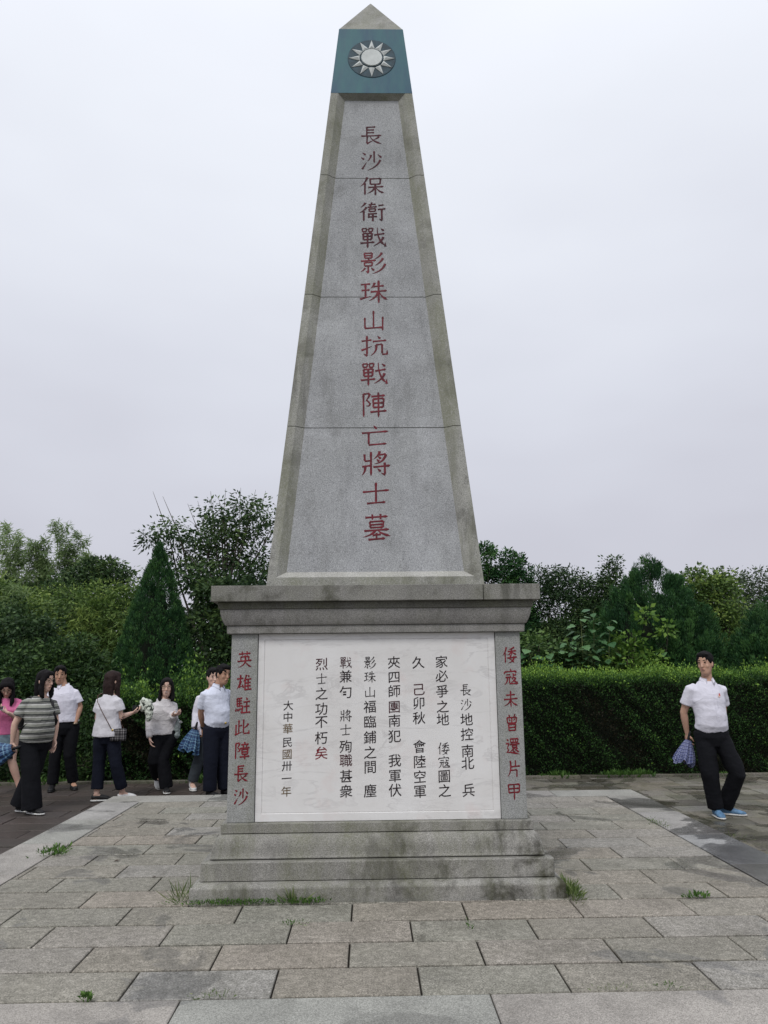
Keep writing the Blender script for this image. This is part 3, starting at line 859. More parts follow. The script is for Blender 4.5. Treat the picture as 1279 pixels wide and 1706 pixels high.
def conifer(kind, label, base, prof, mat, n, lean=0.0, leaf=0.05, group=None, lump=0.12, seed=1, cat='conifer', fine=1.0):
    """prof: list of (z, r) from ground up; dense sprays pointing up and out"""
    root = tag(empty(kind, base), label, cat, group)
    zz = np.array([p[0] for p in prof]); rr = np.array([p[1] for p in prof])
    tz = np.linspace(zz[0], zz[-1], 200); w_ = np.interp(tz, zz, rr) + 0.05 + 0.16 * max(rr) * (tz / tz[-1]) ** 3
    cdf = np.cumsum(w_); cdf /= cdf[-1]
    rg = np.random.default_rng(seed)
    K = int((260 + 420 * max(rr)) / fine ** 1.8)
    # upright sprays: each a pointed plume rooted inside the crown and leaning outward
    pz = np.interp(rg.random(K), cdf, tz); pa = rg.random(K) * 2 * PI
    pr = np.interp(pz, zz, rr) * rg.uniform(1 - lump * 1.4, 1 + lump * 0.45, K)
    ph = rg.uniform(0.22, 0.48, K) * (0.55 + 0.45 * np.clip(max(rr), 0, 1)); ph = ph * fine; pw = ph * rg.uniform(0.24, 0.36, K) / fine ** 0.5
    pt = rg.normal(size=K) * 0.13
    who = rg.integers(0, K, n)
    s = RNG.random(n) ** 0.8
    ca, sa = np.cos(pa[who]), np.sin(pa[who])
    ax = np.stack([ca * 0.26, sa * 0.26, np.full(n, 0.97)], 1)
    root_ = np.stack([ca * (pr[who] - 0.55 * pw[who] - 0.05), sa * (pr[who] - 0.55 * pw[who] - 0.05), pz[who] - ph[who] * 0.55], 1)
    rad = pw[who] * np.sin(np.clip(s, 0.02, 1) * PI * 0.82 + 0.35) * 0.9
    rd = rnd_dir(n)
    P = root_ + ax * (s * ph[who])[:, None] + rd * (rad * RNG.random(n) ** 0.35)[:, None]
    outw = rd[:, 0] * ca + rd[:, 1] * sa
    D = ax * 1.0 + rd * 0.45 + RNG.normal(size=(n, 3)) * 0.25
    P[:, 2] = np.maximum(P[:, 2], 0.02)
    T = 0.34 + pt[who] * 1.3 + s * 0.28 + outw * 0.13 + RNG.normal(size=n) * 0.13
    L = leaf * RNG.uniform(0.6, 1.4, n)
    me = leaf_mesh('crown', P, D, rnd_dir(n), L, L * 0.22, T, 0.05)
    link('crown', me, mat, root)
    bm = bmesh.new()
    tube_pts(bm, [(0, 0, 0), (0, 0, prof[-1][0] * 0.5), (0, 0, prof[-1][0] * 0.95)], [0.06, 0.04, 0.01], 8)
    link('trunk', bm_mesh(bm, 'trunk', True), M_bark, root)
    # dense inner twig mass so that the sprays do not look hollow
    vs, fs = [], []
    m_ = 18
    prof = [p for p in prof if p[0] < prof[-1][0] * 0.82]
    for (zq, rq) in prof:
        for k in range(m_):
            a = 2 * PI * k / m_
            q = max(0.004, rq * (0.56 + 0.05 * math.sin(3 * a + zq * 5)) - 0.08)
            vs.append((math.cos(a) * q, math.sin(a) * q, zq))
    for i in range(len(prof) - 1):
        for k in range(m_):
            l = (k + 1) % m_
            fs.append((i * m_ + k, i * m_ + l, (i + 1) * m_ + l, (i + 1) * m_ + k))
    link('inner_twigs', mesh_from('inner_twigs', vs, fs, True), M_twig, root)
    return root
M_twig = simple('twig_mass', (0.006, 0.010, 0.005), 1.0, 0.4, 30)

def hedge(label, x0, x1, y0, y1, z0, z1, n, leaf, topnoise=0.05, bright=0.0, rough_=0.06, tone=0.0):
    root = tag(empty('hedge', ((x0 + x1) / 2, y0, z0)), label, 'hedge')
    ox, oy = (x0 + x1) / 2, y0
    W_, D_, H_ = x1 - x0, y1 - y0, z1 - z0
    A = [W_ * H_, W_ * D_, D_ * H_ * 2, W_ * H_ * 0.4]
    A = np.array(A) / sum(A)
    which = RNG.choice(4, size=n, p=A)
    u, v = RNG.random(n), RNG.random(n)
    P = np.zeros((n, 3)); Nn = np.zeros((n, 3))
    m = which == 0; P[m] = np.stack([u[m] * W_, 0 * u[m], v[m] * H_], 1); Nn[m] = (0, -1, 0.1)
    m = which == 1; P[m] = np.stack([u[m] * W_, v[m] * D_, 0 * u[m] + H_], 1); Nn[m] = (0, 0, 1)
    m = which == 2; s = (RNG.random(n) < 0.5)[m]; P[m] = np.stack([np.where(s, 0, W_), u[m] * D_, v[m] * H_], 1); Nn[m] = np.stack([np.where(s, -1.0, 1.0), 0 * u[m], 0 * u[m]], 1)
    m = which == 3; P[m] = np.stack([u[m] * W_, 0 * u[m] + D_, v[m] * H_], 1); Nn[m] = (0, 1, 0.1)
    P[:, 0] += x0 - ox
    # uneven surface
    bx = np.zeros(n)
    rg = np.random.default_rng(int(abs(x0) * 100) + 3)
    for q in range(16):
        k = rg.uniform(3, 26, 3); bx += np.sin(P[:, 0] * k[0] + P[:, 1] * k[1] + P[:, 2] * k[2] + rg.uniform(0, 6)) * rg.uniform(0.3, 1)
    bx /= 6
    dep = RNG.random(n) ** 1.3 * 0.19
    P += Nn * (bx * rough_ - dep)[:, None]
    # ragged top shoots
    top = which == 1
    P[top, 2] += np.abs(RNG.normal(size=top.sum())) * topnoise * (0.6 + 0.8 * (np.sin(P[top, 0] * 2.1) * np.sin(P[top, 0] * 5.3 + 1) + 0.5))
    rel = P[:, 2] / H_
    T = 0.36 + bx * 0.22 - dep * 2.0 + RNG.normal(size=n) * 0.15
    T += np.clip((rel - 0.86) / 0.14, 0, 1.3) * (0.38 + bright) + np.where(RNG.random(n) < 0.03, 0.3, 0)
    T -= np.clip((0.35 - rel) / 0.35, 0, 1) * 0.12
    bald = np.clip(np.sin(P[:, 0] * 1.7 + 0.8) * np.sin(P[:, 2] * 3.3 + P[:, 0] * 2.9) - 0.45, 0, 1)
    T -= bald * 0.9; keepm = RNG.random(n) > bald * 0.6; P, Nn, T = P[keepm], Nn[keepm], T[keepm]; n = len(P)
    T += tone
    D = Nn * 0.8 + rnd_dir(n) * 0.9 + np.array([0, 0, 0.45])
    Lh = leaf * RNG.uniform(0.45, 1.0, n) * (1 + 0.7 * RNG.random(n) ** 3)
    me = leaf_mesh('foliage', P, D, rnd_dir(n), Lh, Lh * 0.55, T)
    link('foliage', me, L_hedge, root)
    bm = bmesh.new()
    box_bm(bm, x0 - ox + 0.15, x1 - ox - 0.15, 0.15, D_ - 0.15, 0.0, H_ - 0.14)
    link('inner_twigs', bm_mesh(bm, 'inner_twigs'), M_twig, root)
    return root

h1 = hedge('clipped hedge with bright tips on its flat top behind the paving on the right', 0.6, 9.2, 5.12, 6.1, -0.165, 1.30, 185000, 0.036, 0.06, rough_=0.09)
h2 = hedge('looser uneven hedge with broad leaves behind the walking people on the left', -4.0, -0.6, 5.4, 6.2, -0.165, 1.0, 62000, 0.05, 0.17, bright=-0.08, rough_=0.26, tone=-0.04)

# conifers
conifer('cypress_tree', 'dark green cone shaped cypress rising behind the people on the left', (-3.75, 7.0, -0.16),
        [(0.05, 0.70), (0.5, 0.80), (1.1, 0.80), (1.8, 0.68), (2.4, 0.52), (2.9, 0.37), (3.3, 0.24), (3.55, 0.14), (3.74, 0.05)], L_cyp, 130000, leaf=0.045, lump=0.02, seed=5, fine=0.55)
conifer('juniper_tree', 'broad rounded dark juniper behind the hedge left of the standing man', (5.20, 7.6, -0.16),
        [(0.05, 1.25), (0.8, 1.42), (1.6, 1.34), (2.2, 1.12), (2.6, 0.86), (2.95, 0.62), (3.2, 0.42), (3.36, 0.2), (3.45, 0.03)], L_cyp, 200000, leaf=0.055, lump=0.16, seed=8)
conifer('juniper_tree', 'juniper half cut off by the right edge of the photo', (7.15, 6.95, -0.16),
        [(0.05, 0.95), (0.8, 1.12), (1.4, 1.02), (1.9, 0.78), (2.3, 0.5), (2.55, 0.25), (2.75, 0.03)], L_cyp, 120000, leaf=0.055, lump=0.14, seed=9)

# left side trees
tree('undergrowth_shrub', 'low olive undergrowth behind the man with his hand in his pocket', (-4.6, 5.7, -0.16),
     [(-4.3, 5.6, 0.25, 0.5, 0.25, 0.42), (-4.9, 5.7, 0.3, 0.5, 0.3, 0.5), (-4.4, 5.8, 0.8, 0.45, 0.3, 0.3)], L_mid, 0.055, 0.5, clusters=90, per=70, rc=0.11, cat='shrub', fill=3500, tone_bias=-0.2, r0=0.02)
tree('undergrowth_shrub', 'low dark undergrowth at the left edge, behind the woman in pink', (-6.0, 5.8, -0.16),
     [(-5.6, 5.7, 0.3, 0.5, 0.3, 0.5), (-6.2, 5.8, 0.4, 0.6, 0.3, 0.6), (-6.9, 5.8, 0.4, 0.5, 0.3, 0.6), (-5.7, 5.9, 0.8, 0.45, 0.3, 0.3)], L_dark, 0.06, 0.5, clusters=110, per=70, rc=0.12, cat='shrub', fill=4500, tone_bias=-0.1, r0=0.02)
tree('broadleaf_tree', 'loose leafy tree with bare twigs above its crown, just left of the monument', (-2.9, 8.6, -0.16),
     [(-3.95, 8.5, 4.0, 0.5, 0.4, 0.3), (-3.3, 8.6, 4.1, 0.5, 0.4, 0.35), (-2.75, 8.5, 4.4, 0.55, 0.45, 0.42), (-2.25, 8.6, 4.35, 0.45, 0.4, 0.4), (-3.0, 8.7, 3.4, 1.0, 0.6, 0.55), (-2.2, 8.7, 3.5, 0.6, 0.6, 0.8)],
     L_dark, 0.088, 0.42, clusters=150, per=62, rc=0.15, droop=1.0, r0=0.07, tone_bias=0.05,
     twigs=[(-4.35, 8.5, 4.95), (-4.15, 8.5, 4.85), (-3.45, 8.5, 4.75), (-3.2, 8.5, 4.95), (-3.65, 8.5, 4.7), (-2.9, 8.5, 5.0), (-2.6, 8.5, 5.02), (-2.3, 8.5, 4.98), (-2.1, 8.5, 4.95), (-3.05, 8.5, 4.85)])
tree('leafy_shrub', 'dark dense shrub between the cypress and the monument', (-2.4, 7.6, -0.16),
     [(-2.6, 7.6, 2.4, 0.75, 0.5, 0.7), (-1.9, 7.6, 2.2, 0.7, 0.5, 0.7), (-2.5, 7.5, 1.4, 0.9, 0.5, 0.7), (-1.6, 7.5, 1.3, 0.8, 0.5, 0.8), (-3.0, 7.9, 3.0, 0.4, 0.4, 0.35)],
     L_dark, 0.085, 0.5, clusters=170, per=80, rc=0.14, cat='shrub', fill=4000)
tree('wild_shrub', 'grey green shrub with wide leaves low behind the women on the left', (-5.3, 6.6, -0.16),
     [(-5.4, 6.5, 1.1, 0.9, 0.5, 0.6), (-4.7, 6.6, 1.0, 0.6, 0.5, 0.7), (-5.9, 6.6, 1.3, 0.6, 0.5, 0.6), (-5.0, 6.6, 1.75, 0.45, 0.4, 0.3)],
     L_mid, 0.07, 0.45, clusters=150, per=90, rc=0.13, cat='shrub', fill=5000, tone_bias=-0.22)
tree('wild_shrub', 'dark shrub with mixed leaves at the far left edge', (-6.9, 7.2, -0.16),
     [(-6.7, 7.0, 1.2, 0.9, 0.6, 0.9), (-7.4, 7.4, 1.8, 0.8, 0.6, 0.7), (-6.2, 7.4, 2.0, 0.6, 0.5, 0.5), (-6.3, 5.9, 0.5, 0.7, 0.4, 0.5)],
     L_dark, 0.08, 0.5, clusters=150, per=90, rc=0.15, cat='shrub', fill=5000, tone_bias=-0.05)
tree('mixed_tree', 'olive green tree behind the cypress on its left side', (-6.2, 9.8, -0.16),
     [(-6.3, 9.8, 2.5, 1.1, 0.7, 0.75), (-5.2, 9.9, 2.4, 0.9, 0.7, 0.8), (-5.7, 9.7, 1.6, 1.5, 0.7, 0.9), (-6.9, 9.9, 2.0, 0.8, 0.6, 0.9), (-5.0, 9.9, 3.0, 0.6, 0.5, 0.3)],
     L_yel, 0.08, 0.4, clusters=170, per=90, rc=0.17, fill=5000, tone_bias=0.04)
tree('mixed_tree', 'yellow green tree at the far left below the bamboo', (-8.4, 10.5, -0.16),
     [(-8.7, 10.5, 2.9, 1.0, 0.7, 0.9), (-7.8, 10.5, 2.5, 0.9, 0.7, 0.8), (-8.2, 10.4, 1.6, 1.3, 0.7, 1.0)],
     L_yel, 0.085, 0.4, clusters=130, per=90, rc=0.18, fill=4000, tone_bias=0.12)
tree('dark_tree', 'dark round topped tree on the skyline between the bamboo and the cypress', (-6.6, 12.2, -0.16),
     [(-6.75, 12.2, 3.8, 0.42, 0.4, 0.38), (-6.2, 12.2, 3.7, 0.4, 0.4, 0.35), (-6.5, 12.2, 3.1, 1.0, 0.6, 0.6), (-7.4, 12.3, 3.2, 0.6, 0.5, 0.6)],
     L_dark, 0.10, 0.45, clusters=90, per=70, rc=0.15, fill=2000, tone_bias=0.1)
tree('broadleaf_tree', 'dark leaning tree low in front of the bamboo on the far left', (-7.6, 9.0, -0.16),
     [(-7.0, 9.0, 2.3, 0.45, 0.4, 0.7), (-7.1, 9.0, 1.5, 0.5, 0.4, 0.6)],
     L_dark, 0.07, 0.5, clusters=60, per=80, rc=0.13, fill=1500)

def bamboo(label, base, culms, group='bamboo plumes on the left skyline', leaf=0.16, n_leaf=600, mat=None, zmin=0.35):
    root = tag(empty('bamboo', base), label, 'bamboo', group)
    bm = bmesh.new()
    Ps, Ds, Ts = [], [], []
    for (dx, dy, h, bx) in culms:
        pts = []
        for k in range(9):
            t_ = k / 8
            pts.append((dx + bx * t_ ** 2.6, dy, h * (t_ - 0.10 * t_ ** 5)))
        tube_pts(bm, pts, [0.022 * (1 - 0.9 * k / 8) + 0.002 for k in range(9)], 5)
        pa = np.array(pts)
        nb = 26
        tone = RNG.uniform(0.3, 0.75)
        for b in range(nb):
            t_ = zmin + (1 - zmin) * (b + RNG.random()) / nb
            p0 = np.array([np.interp(t_ * 8, np.arange(9), pa[:, i]) for i in range(3)])
            a = RNG.random() * 2 * PI
            ln = (1 - t_) * 0.55 + 0.22
            dr = np.array([math.cos(a), math.sin(a) * 0.6, 0.75])
            tip = p0 + dr * ln
            mid = p0 + dr * ln * 0.5 + np.array([0, 0, 0.06])
            tube_pts(bm, [tuple(p0), tuple(mid), tuple(tip)], [0.005, 0.003, 0.0015], 3)
            m_ = n_leaf // nb
            s = RNG.random(m_)
            p = p0 + (tip - p0) * s[:, None] + RNG.normal(size=(m_, 3)) * 0.05
            d = dr * 0.35 + rnd_dir(m_) * 0.6 + np.array([0, 0, -0.45])
            Ps.append(p); Ds.append(d); Ts.append(tone + RNG.normal(size=m_) * 0.15 + (p[:, 2] / h - 0.6) * 0.4)
    P, D, T = np.concatenate(Ps), np.concatenate(Ds), np.concatenate(Ts)
    n = len(P)
    L = leaf * RNG.uniform(0.7, 1.3, n)
    link('foliage', leaf_mesh('foliage', P, D, rnd_dir(n), L, L * 0.14, T, 0.05), mat or L_bam, root)
    link('culms', bm_mesh(bm, 'culms', True), M_stem, root)
    return root
bamboo('tallest pale bamboo plume near the left edge', (-9.6, 14, -0.16), [(-0.4, 0, 5.6, 0.5), (0.0, 0.2, 6.0, -0.2), (0.25, 0, 5.5, 0.4), (-0.8, 0.2, 5.4, -0.3), (0.6, 0.2, 5.0, 0.3), (-0.1, 0.3, 5.2, 0.1)], n_leaf=2000)
bamboo('pale bamboo plume beside the dark round topped tree', (-8.3, 14, -0.16), [(-0.1, 0, 6.05, 0.1), (0.2, 0.2, 5.7, 0.25), (0.45, 0, 5.1, 0.35), (-0.45, 0.1, 5.5, -0.2), (-0.7, 0.1, 5.0, 0.1), (0.9, 0.1, 4.6, 0.3), (0.05, 0.2, 5.3, 0.1)], n_leaf=2000)
bamboo('short yellowish bamboo clump low in the left thicket', (-9.4, 12.2, -0.16), [(-0.3, 0, 4.0, 0.4), (0.3, 0.2, 4.1, -0.3), (0.9, 0, 3.9, 0.3), (1.5, 0.1, 3.7, -0.2), (2.0, 0.1, 3.7, 0.2), (2.6, 0.1, 3.6, 0.2)], n_leaf=700, mat=L_yel, zmin=0.2)
bamboo('low feathery light green bamboo left of the cypress', (-5.6, 9.0, -0.16), [(-1.4, 0, 3.1, 0.3), (-0.9, 0.1, 3.25, -0.3), (-0.4, 0, 3.0, 0.3), (0.1, 0.1, 3.05, -0.2), (0.5, 0, 2.8, 0.2), (-1.9, 0.1, 2.9, 0.2)], n_leaf=900, mat=L_yel, zmin=0.35, leaf=0.13)
bamboo('feathery light green bamboo low at the left edge', (-8.0, 10.0, -0.16), [(-0.9, 0, 3.9, 0.3), (-0.4, 0.1, 4.0, -0.3), (0.1, 0, 3.7, 0.3), (0.6, 0.1, 3.5, -0.2), (1.0, 0, 3.3, 0.3), (1.4, 0.1, 3.2, 0.2)], n_leaf=1100, zmin=0.3)
# right side trees
tree('small_tree', 'narrow dark tree touching the right edge of the obelisk', (2.5, 9.1, -0.16),
     [(2.42, 9.1, 3.55, 0.15, 0.2, 0.42), (2.5, 9.1, 3.0, 0.24, 0.3, 0.5), (2.5, 9.1, 2.2, 0.3, 0.3, 0.7)], L_cyp, 0.06, 0.45, clusters=90, per=110, rc=0.065, r0=0.03, tone_bias=0.1)
tree('small_tree', 'bushy dark tree above the right end of the cornice', (2.98, 9.0, -0.16),
     [(2.82, 9.0, 3.45, 0.12, 0.2, 0.34), (3.06, 9.0, 3.42, 0.15, 0.2, 0.30), (2.98, 9.0, 2.9, 0.36, 0.3, 0.45), (2.98, 9.0, 2.2, 0.35, 0.3, 0.6)], L_cyp, 0.06, 0.45, clusters=110, per=110, rc=0.07, r0=0.03, tone_bias=0.15)
tree('dark_tree', 'dark tree right of the cornice with thin bamboo tips beside it', (3.75, 9.2, -0.16),
     [(3.55, 9.2, 3.2, 0.26, 0.3, 0.25), (4.0, 9.2, 3.1, 0.4, 0.35, 0.3), (3.8, 9.2, 2.5, 0.75, 0.5, 0.55), (3.6, 9.0, 1.7, 0.9, 0.5, 0.7)], L_dark, 0.055, 0.5, clusters=150, per=85, rc=0.11, fill=4000, tone_bias=-0.05)
tree('dark_tree', 'dark tree with a pointed leafy shoot, left of the broad juniper', (4.9, 9.3, -0.16),
     [(5.08, 9.3, 3.5, 0.10, 0.15, 0.14), (5.0, 9.3, 3.2, 0.24, 0.3, 0.25), (4.6, 9.3, 2.95, 0.4, 0.4, 0.32), (5.5, 9.3, 2.9, 0.45, 0.4, 0.3), (4.9, 9.2, 2.3, 0.9, 0.5, 0.6)], L_dark, 0.06, 0.5, clusters=130, per=80, rc=0.11, fill=3500,
     twigs=[(5.6, 9.3, 3.5), (5.75, 9.3, 3.62), (5.8, 9.3, 3.45), (4.3, 9.3, 3.5)])
bamboo('thin grey green bamboo tips between two dark trees on the right skyline', (4.2, 9.6, -0.16), [(-0.2, 0, 3.75, 0.2), (0.05, 0, 3.8, 0.25), (0.3, 0, 3.6, 0.3)], group=None, leaf=0.1, n_leaf=330, mat=L_gray, zmin=0.5)
tree('vine_tree', 'tree wrapped in yellow green vine behind the broad juniper', (6.7, 8.2, -0.16),
     [(6.25, 8.2, 2.9, 0.45, 0.4, 0.4), (6.75, 8.3, 2.7, 0.5, 0.4, 0.4), (6.6, 8.2, 2.0, 0.7, 0.5, 0.6), (6.9, 8.4, 3.1, 0.16, 0.2, 0.3)], L_yel, 0.06, 0.6, clusters=110, per=80, rc=0.11, fill=2500, tone_bias=0.05)
tree('grey_tree', 'sparse grey green tree on the skyline at the right edge', (9.0, 11.2, -0.16),
     [(8.6, 11.2, 3.2, 0.5, 0.4, 0.38), (9.2, 11.2, 3.2, 0.5, 0.4, 0.4), (9.8, 11.2, 3.1, 0.6, 0.4, 0.5), (9.0, 11.2, 2.6, 1.1, 0.6, 0.5), (8.0, 11.2, 3.3, 0.16, 0.2, 0.2), (7.9, 11.2, 2.7, 0.5, 0.4, 0.5)], L_gray, 0.07, 0.5, clusters=110, per=60, rc=0.13)
tree('dark_tree', 'dark tree filling the gap between the two junipers', (6.3, 9.4, -0.16),
     [(6.3, 9.4, 2.4, 0.8, 0.5, 0.5), (7.6, 9.4, 2.3, 0.8, 0.5, 0.55), (7.0, 9.3, 1.6, 1.2, 0.5, 0.7)], L_dark, 0.06, 0.5, clusters=110, per=80, rc=0.13, fill=3000)
tree('bright_sapling', 'bright yellow green sapling in front of the broad juniper', (4.35, 6.35, -0.16),
     [(4.15, 6.3, 1.55, 0.30, 0.15, 0.18), (4.55, 6.3, 1.5, 0.22, 0.15, 0.16), (4.3, 6.3, 1.85, 0.2, 0.12, 0.12), (4.62, 6.35, 2.3, 0.06, 0.06, 0.10), (4.95, 6.35, 2.05, 0.1, 0.08, 0.06)],
     L_bright, 0.085, 0.62, clusters=40, per=22, rc=0.08, r0=0.012, cat='sapling', droop=0.5)
tree('leafy_shrub', 'low shrub of mixed green leaves between the hedge and the trees beside the monument', (2.7, 6.6, -0.16),
     [(2.3, 6.6, 1.5, 0.5, 0.3, 0.35), (2.9, 6.6, 1.6, 0.5, 0.3, 0.35), (3.4, 6.6, 1.5, 0.5, 0.3, 0.3), (2.2, 6.6, 1.9, 0.3, 0.3, 0.3)], L_mid, 0.085, 0.6, clusters=80, per=45, rc=0.12, cat='shrub', tone_bias=-0.05)

# far wood closing the view: one mass nobody could count
def wood():
    n = 120000
    x = RNG.uniform(-19, 19, n)
    top = 2.75 + 0.25 * np.sin(x * 1.3) + 0.2 * np.sin(x * 3.1 + 1) + 0.12 * np.sin(x * 7.7) + np.where(x < -4, 0.55, 0) + np.where(x < -8, 0.5, 0)
    top = np.where((x > -2) & (x < 2), 2.2, top)
    z = top * (RNG.random(n) ** 0.8)
    y = 13.2 + RNG.uniform(0, 1.3, n) + z * 0.15
    P = np.stack([x, y, z - 0.1], 1)
    T = 0.35 + 0.2 * np.sin(x * 2.1 + z * 3) * np.sin(z * 4.3 + x) + RNG.normal(size=n) * 0.15
    L = RNG.uniform(0.09, 0.19, n)
    o = link('wood', leaf_mesh('wood', P, rnd_dir(n) + np.array([0, -0.3, -0.2]), rnd_dir(n), L, L * 0.55, T), L_dark)
    tag(o, 'dark mass of woodland closing the view behind the trees', 'woodland', kind='stuff')
wood()

# mulberry: large leaves, each an object
mul = tag(empty('mulberry_shrub', (3.5, 6.35, -0.16)), 'shrub with large flat pale green leaves above the hedge, right of the cornice', 'shrub')
def big_leaf_mesh(kind):
    pts = [(0, 0), (0.30, 0.12), (0.46, 0.34), (0.36, 0.62), (0.16, 0.84), (0, 1.0)] if kind == 0 else [(0, 0), (0.4, 0.06), (0.5, 0.30), (0.30, 0.45), (0.38, 0.62), (0.12, 0.8), (0, 1.0)]
    vs = [(0, 0, 0)]
    L_ = [(-x, y, 0.10 * x + 0.0 - 0.18 * y * y) for x, y in pts[1:-1]]
    R_ = [(x, y, 0.10 * x - 0.18 * y * y) for x, y in pts[1:-1]]
    C_ = [(0, y, -0.18 * y * y - 0.02) for x, y in pts[1:-1]]
    tip = (0, 1.0, -0.2)
    n = len(L_)
    vs = [(0, 0, 0)] + L_ + C_ + R_ + [tip]
    fs = [(0, 1 + n, 1), (0, 1 + 2 * n, 1 + n)]
    for i in range(n - 1):
        fs += [(1 + i, 1 + n + i, 2 + n + i, 2 + i), (1 + n + i, 1 + 2 * n + i, 2 + 2 * n + i, 2 + n + i)]
    fs += [(n, 2 * n, 3 * n + 1), (2 * n, 3 * n, 3 * n + 1)]
    me = mesh_from('leaf', vs, fs)
    return me
def leafobj_mat(name, a, b):
    m, t, bb = mat_new(name)
    oi = N(t, 'ShaderNodeObjectInfo').outputs['Random']
    c = ramp(t, oi, [(0.0, a), (1.0, b)])
    oc = N(t, 'ShaderNodeTexCoord').outputs['Object']
    c = mixc(t, 1.0, c, ramp(t, noise_n(t, oc, 6, 3), [(0.3, 0.8), (0.7, 1.2)]), 'MULTIPLY')
    t.links.new(c, bb.inputs['Base Color']); bb.inputs['Roughness'].default_value = 0.5
    return m
M_mulleaf = leafobj_mat('mulberry_leaf', (0.028, 0.09, 0.030), (0.11, 0.215, 0.085))
blm = [big_leaf_mesh(0), big_leaf_mesh(1)]
for me in blm: me.materials.append(M_mulleaf)
rr = random.Random(4)
stems = [((2.6, 6.3), 1.80, 0.3), ((2.95, 6.3), 1.72, 0.35), ((3.3, 6.3), 1.85, 0.35), ((3.5, 6.3), 2.32, 0.3), ((3.75, 6.4), 2.42, 0.3), ((3.98, 6.3), 2.2, 0.3), ((3.6, 6.35), 1.65, 0.35), ((4.9, 6.4), 1.72, 0.25), ((2.3, 6.4), 2.0, 0.3)]
bm = bmesh.new()
for (sx, sy), hz, sprd in stems:
    bx, by = 3.5 + (sx - 3.5) * 0.4, sy
    tube_pts(bm, [(bx - 3.5, by - 6.35, 0), ((sx - 3.5) * 0.8, by - 6.35, hz * 0.55), (sx - 3.5, sy - 6.35, hz + 0.1)], [0.018, 0.012, 0.004], 5)
    for k in range(24):
        a = k * 2.4 + rr.random()
        t_ = (k + 1) / 24
        zz_ = max(1.28, hz - 0.75) * (1 - t_) + (hz + 0.06) * t_
        r_ = sprd * (0.35 + 0.9 * (1 - t_) + 0.15 * rr.random())
        px, py = sx + math.cos(a) * r_ * 0.5, sy + math.sin(a) * r_ * 0.35
        tube_pts(bm, [(sx - 3.5, sy - 6.35, zz_ + 0.05), (px - 3.5, py - 6.35, zz_ + 0.10)], [0.004, 0.002], 3)
        o = bpy.data.objects.new('leaf', blm[k % 2]); COL.objects.link(o); o.parent = mul
        o.location = (px - 3.5, py - 6.35, zz_ + 0.1)
        s = rr.uniform(0.11, 0.175)
        o.scale = (s, s, s)
        o.rotation_euler = (rr.uniform(-0.55, 0.1), rr.uniform(-0.35, 0.35), a - PI / 2)
link('stems', bm_mesh(bm, 'stems', True), M_stem, mul)

# ------------------------------------------------------------------ weeds in the joints
L_weed = leaf_mat('leaf_weed', [(0, (0.03, 0.07, 0.015)), (0.5, (0.07, 0.15, 0.03)), (1.0, (0.16, 0.28, 0.07))])
L_grass = leaf_mat('leaf_grass', [(0, (0.05, 0.09, 0.02)), (0.5, (0.11, 0.17, 0.05)), (1.0, (0.24, 0.27, 0.11))])
def weed(label, loc, n, leaf, spread, mat=L_weed, up=0.8, aspect=0.45, h=0.03, kind='weed', cat='weed'):
    leaf *= 0.5 if cat == 'weed' else 0.66
    n = int(n * 1.4)
    P = RNG.normal(size=(n, 3)) * np.array([spread[0], spread[1], 0.0])
    P[:, 2] = RNG.random(n) * h
    D = np.stack([P[:, 0] / (spread[0] + 1e-3) * 0.35, P[:, 1] / (spread[1] + 1e-3) * 0.35, np.full(n, up)], 1) + rnd_dir(n) * 0.55
    D[:, 2] = np.abs(D[:, 2])
    L = leaf * RNG.uniform(0.5, 1.3, n)
    o = link(kind, leaf_mesh(kind, P, D, rnd_dir(n), L, L * aspect, RNG.normal(size=n) * 0.22 + 0.5), mat)
    o.location = loc
    return tag(o, label, cat)
weed('low leafy weeds along the foot of the base near its left corner', (-0.93, -1.245, 0), 420, 0.035, (0.16, 0.015))
weed('sparser leafy weeds along the foot of the base toward its middle', (-0.50, -1.245, 0), 130, 0.045, (0.09, 0.015), up=1.0)
weed('tall grass tuft with long blades at the left corner of the base', (-1.27, -1.16, 0), 46, 0.21, (0.035, 0.05), L_grass, 0.55, 0.045, 0.02, 'grass_tuft', 'grass')
weed('grass tuft standing against the front of the base', (-0.55, -1.25, 0), 34, 0.15, (0.03, 0.01), L_grass, 1.1, 0.06, 0.02, 'grass_tuft', 'grass')
weed('green grass clump at the right corner of the base', (1.275, -1.12, 0), 260, 0.10, (0.022, 0.11), L_grass, 0.8, 0.10, 0.03, 'grass_tuft', 'grass')
weed('leafy green weed growing out of the left kerb joint', (-2.65, 0.22, 0), 110, 0.075, (0.05, 0.07), L_weed, 0.8, 0.4, 0.04)
weed('small weed in the front kerb joint at the lower left', (-1.36, -2.67, 0), 34, 0.055, (0.012, 0.008))
weed('thin pale weed on the front kerb joint below the left end of the base', (-0.76, -2.66, 0), 40, 0.045, (0.05, 0.006), L_grass, 0.5, 0.2)
weed('small bright weed in the slab joint at the lower right', (2.06, -1.27, 0), 46, 0.06, (0.04, 0.01), L_weed, 0.8)
weed('dry mossy tuft in the joint of the right kerb', (2.66, 1.05, 0), 120, 0.04, (0.035, 0.11), L_grass, 0.7, 0.25)
weed('tiny weed at the back corner of the right kerb', (3.12, 2.7, ZG), 40, 0.07, (0.03, 0.03), L_weed, 1.0, 0.35, 0.06)
weed('weed fringe in the joint at the lower right corner', (1.05, -2.66, 0), 50, 0.035, (0.06, 0.005), L_grass, 0.5, 0.15)
weed('darker weed fringe further right in the same front joint', (1.32, -2.655, 0), 44, 0.035, (0.05, 0.005), L_weed, 0.5, 0.2)
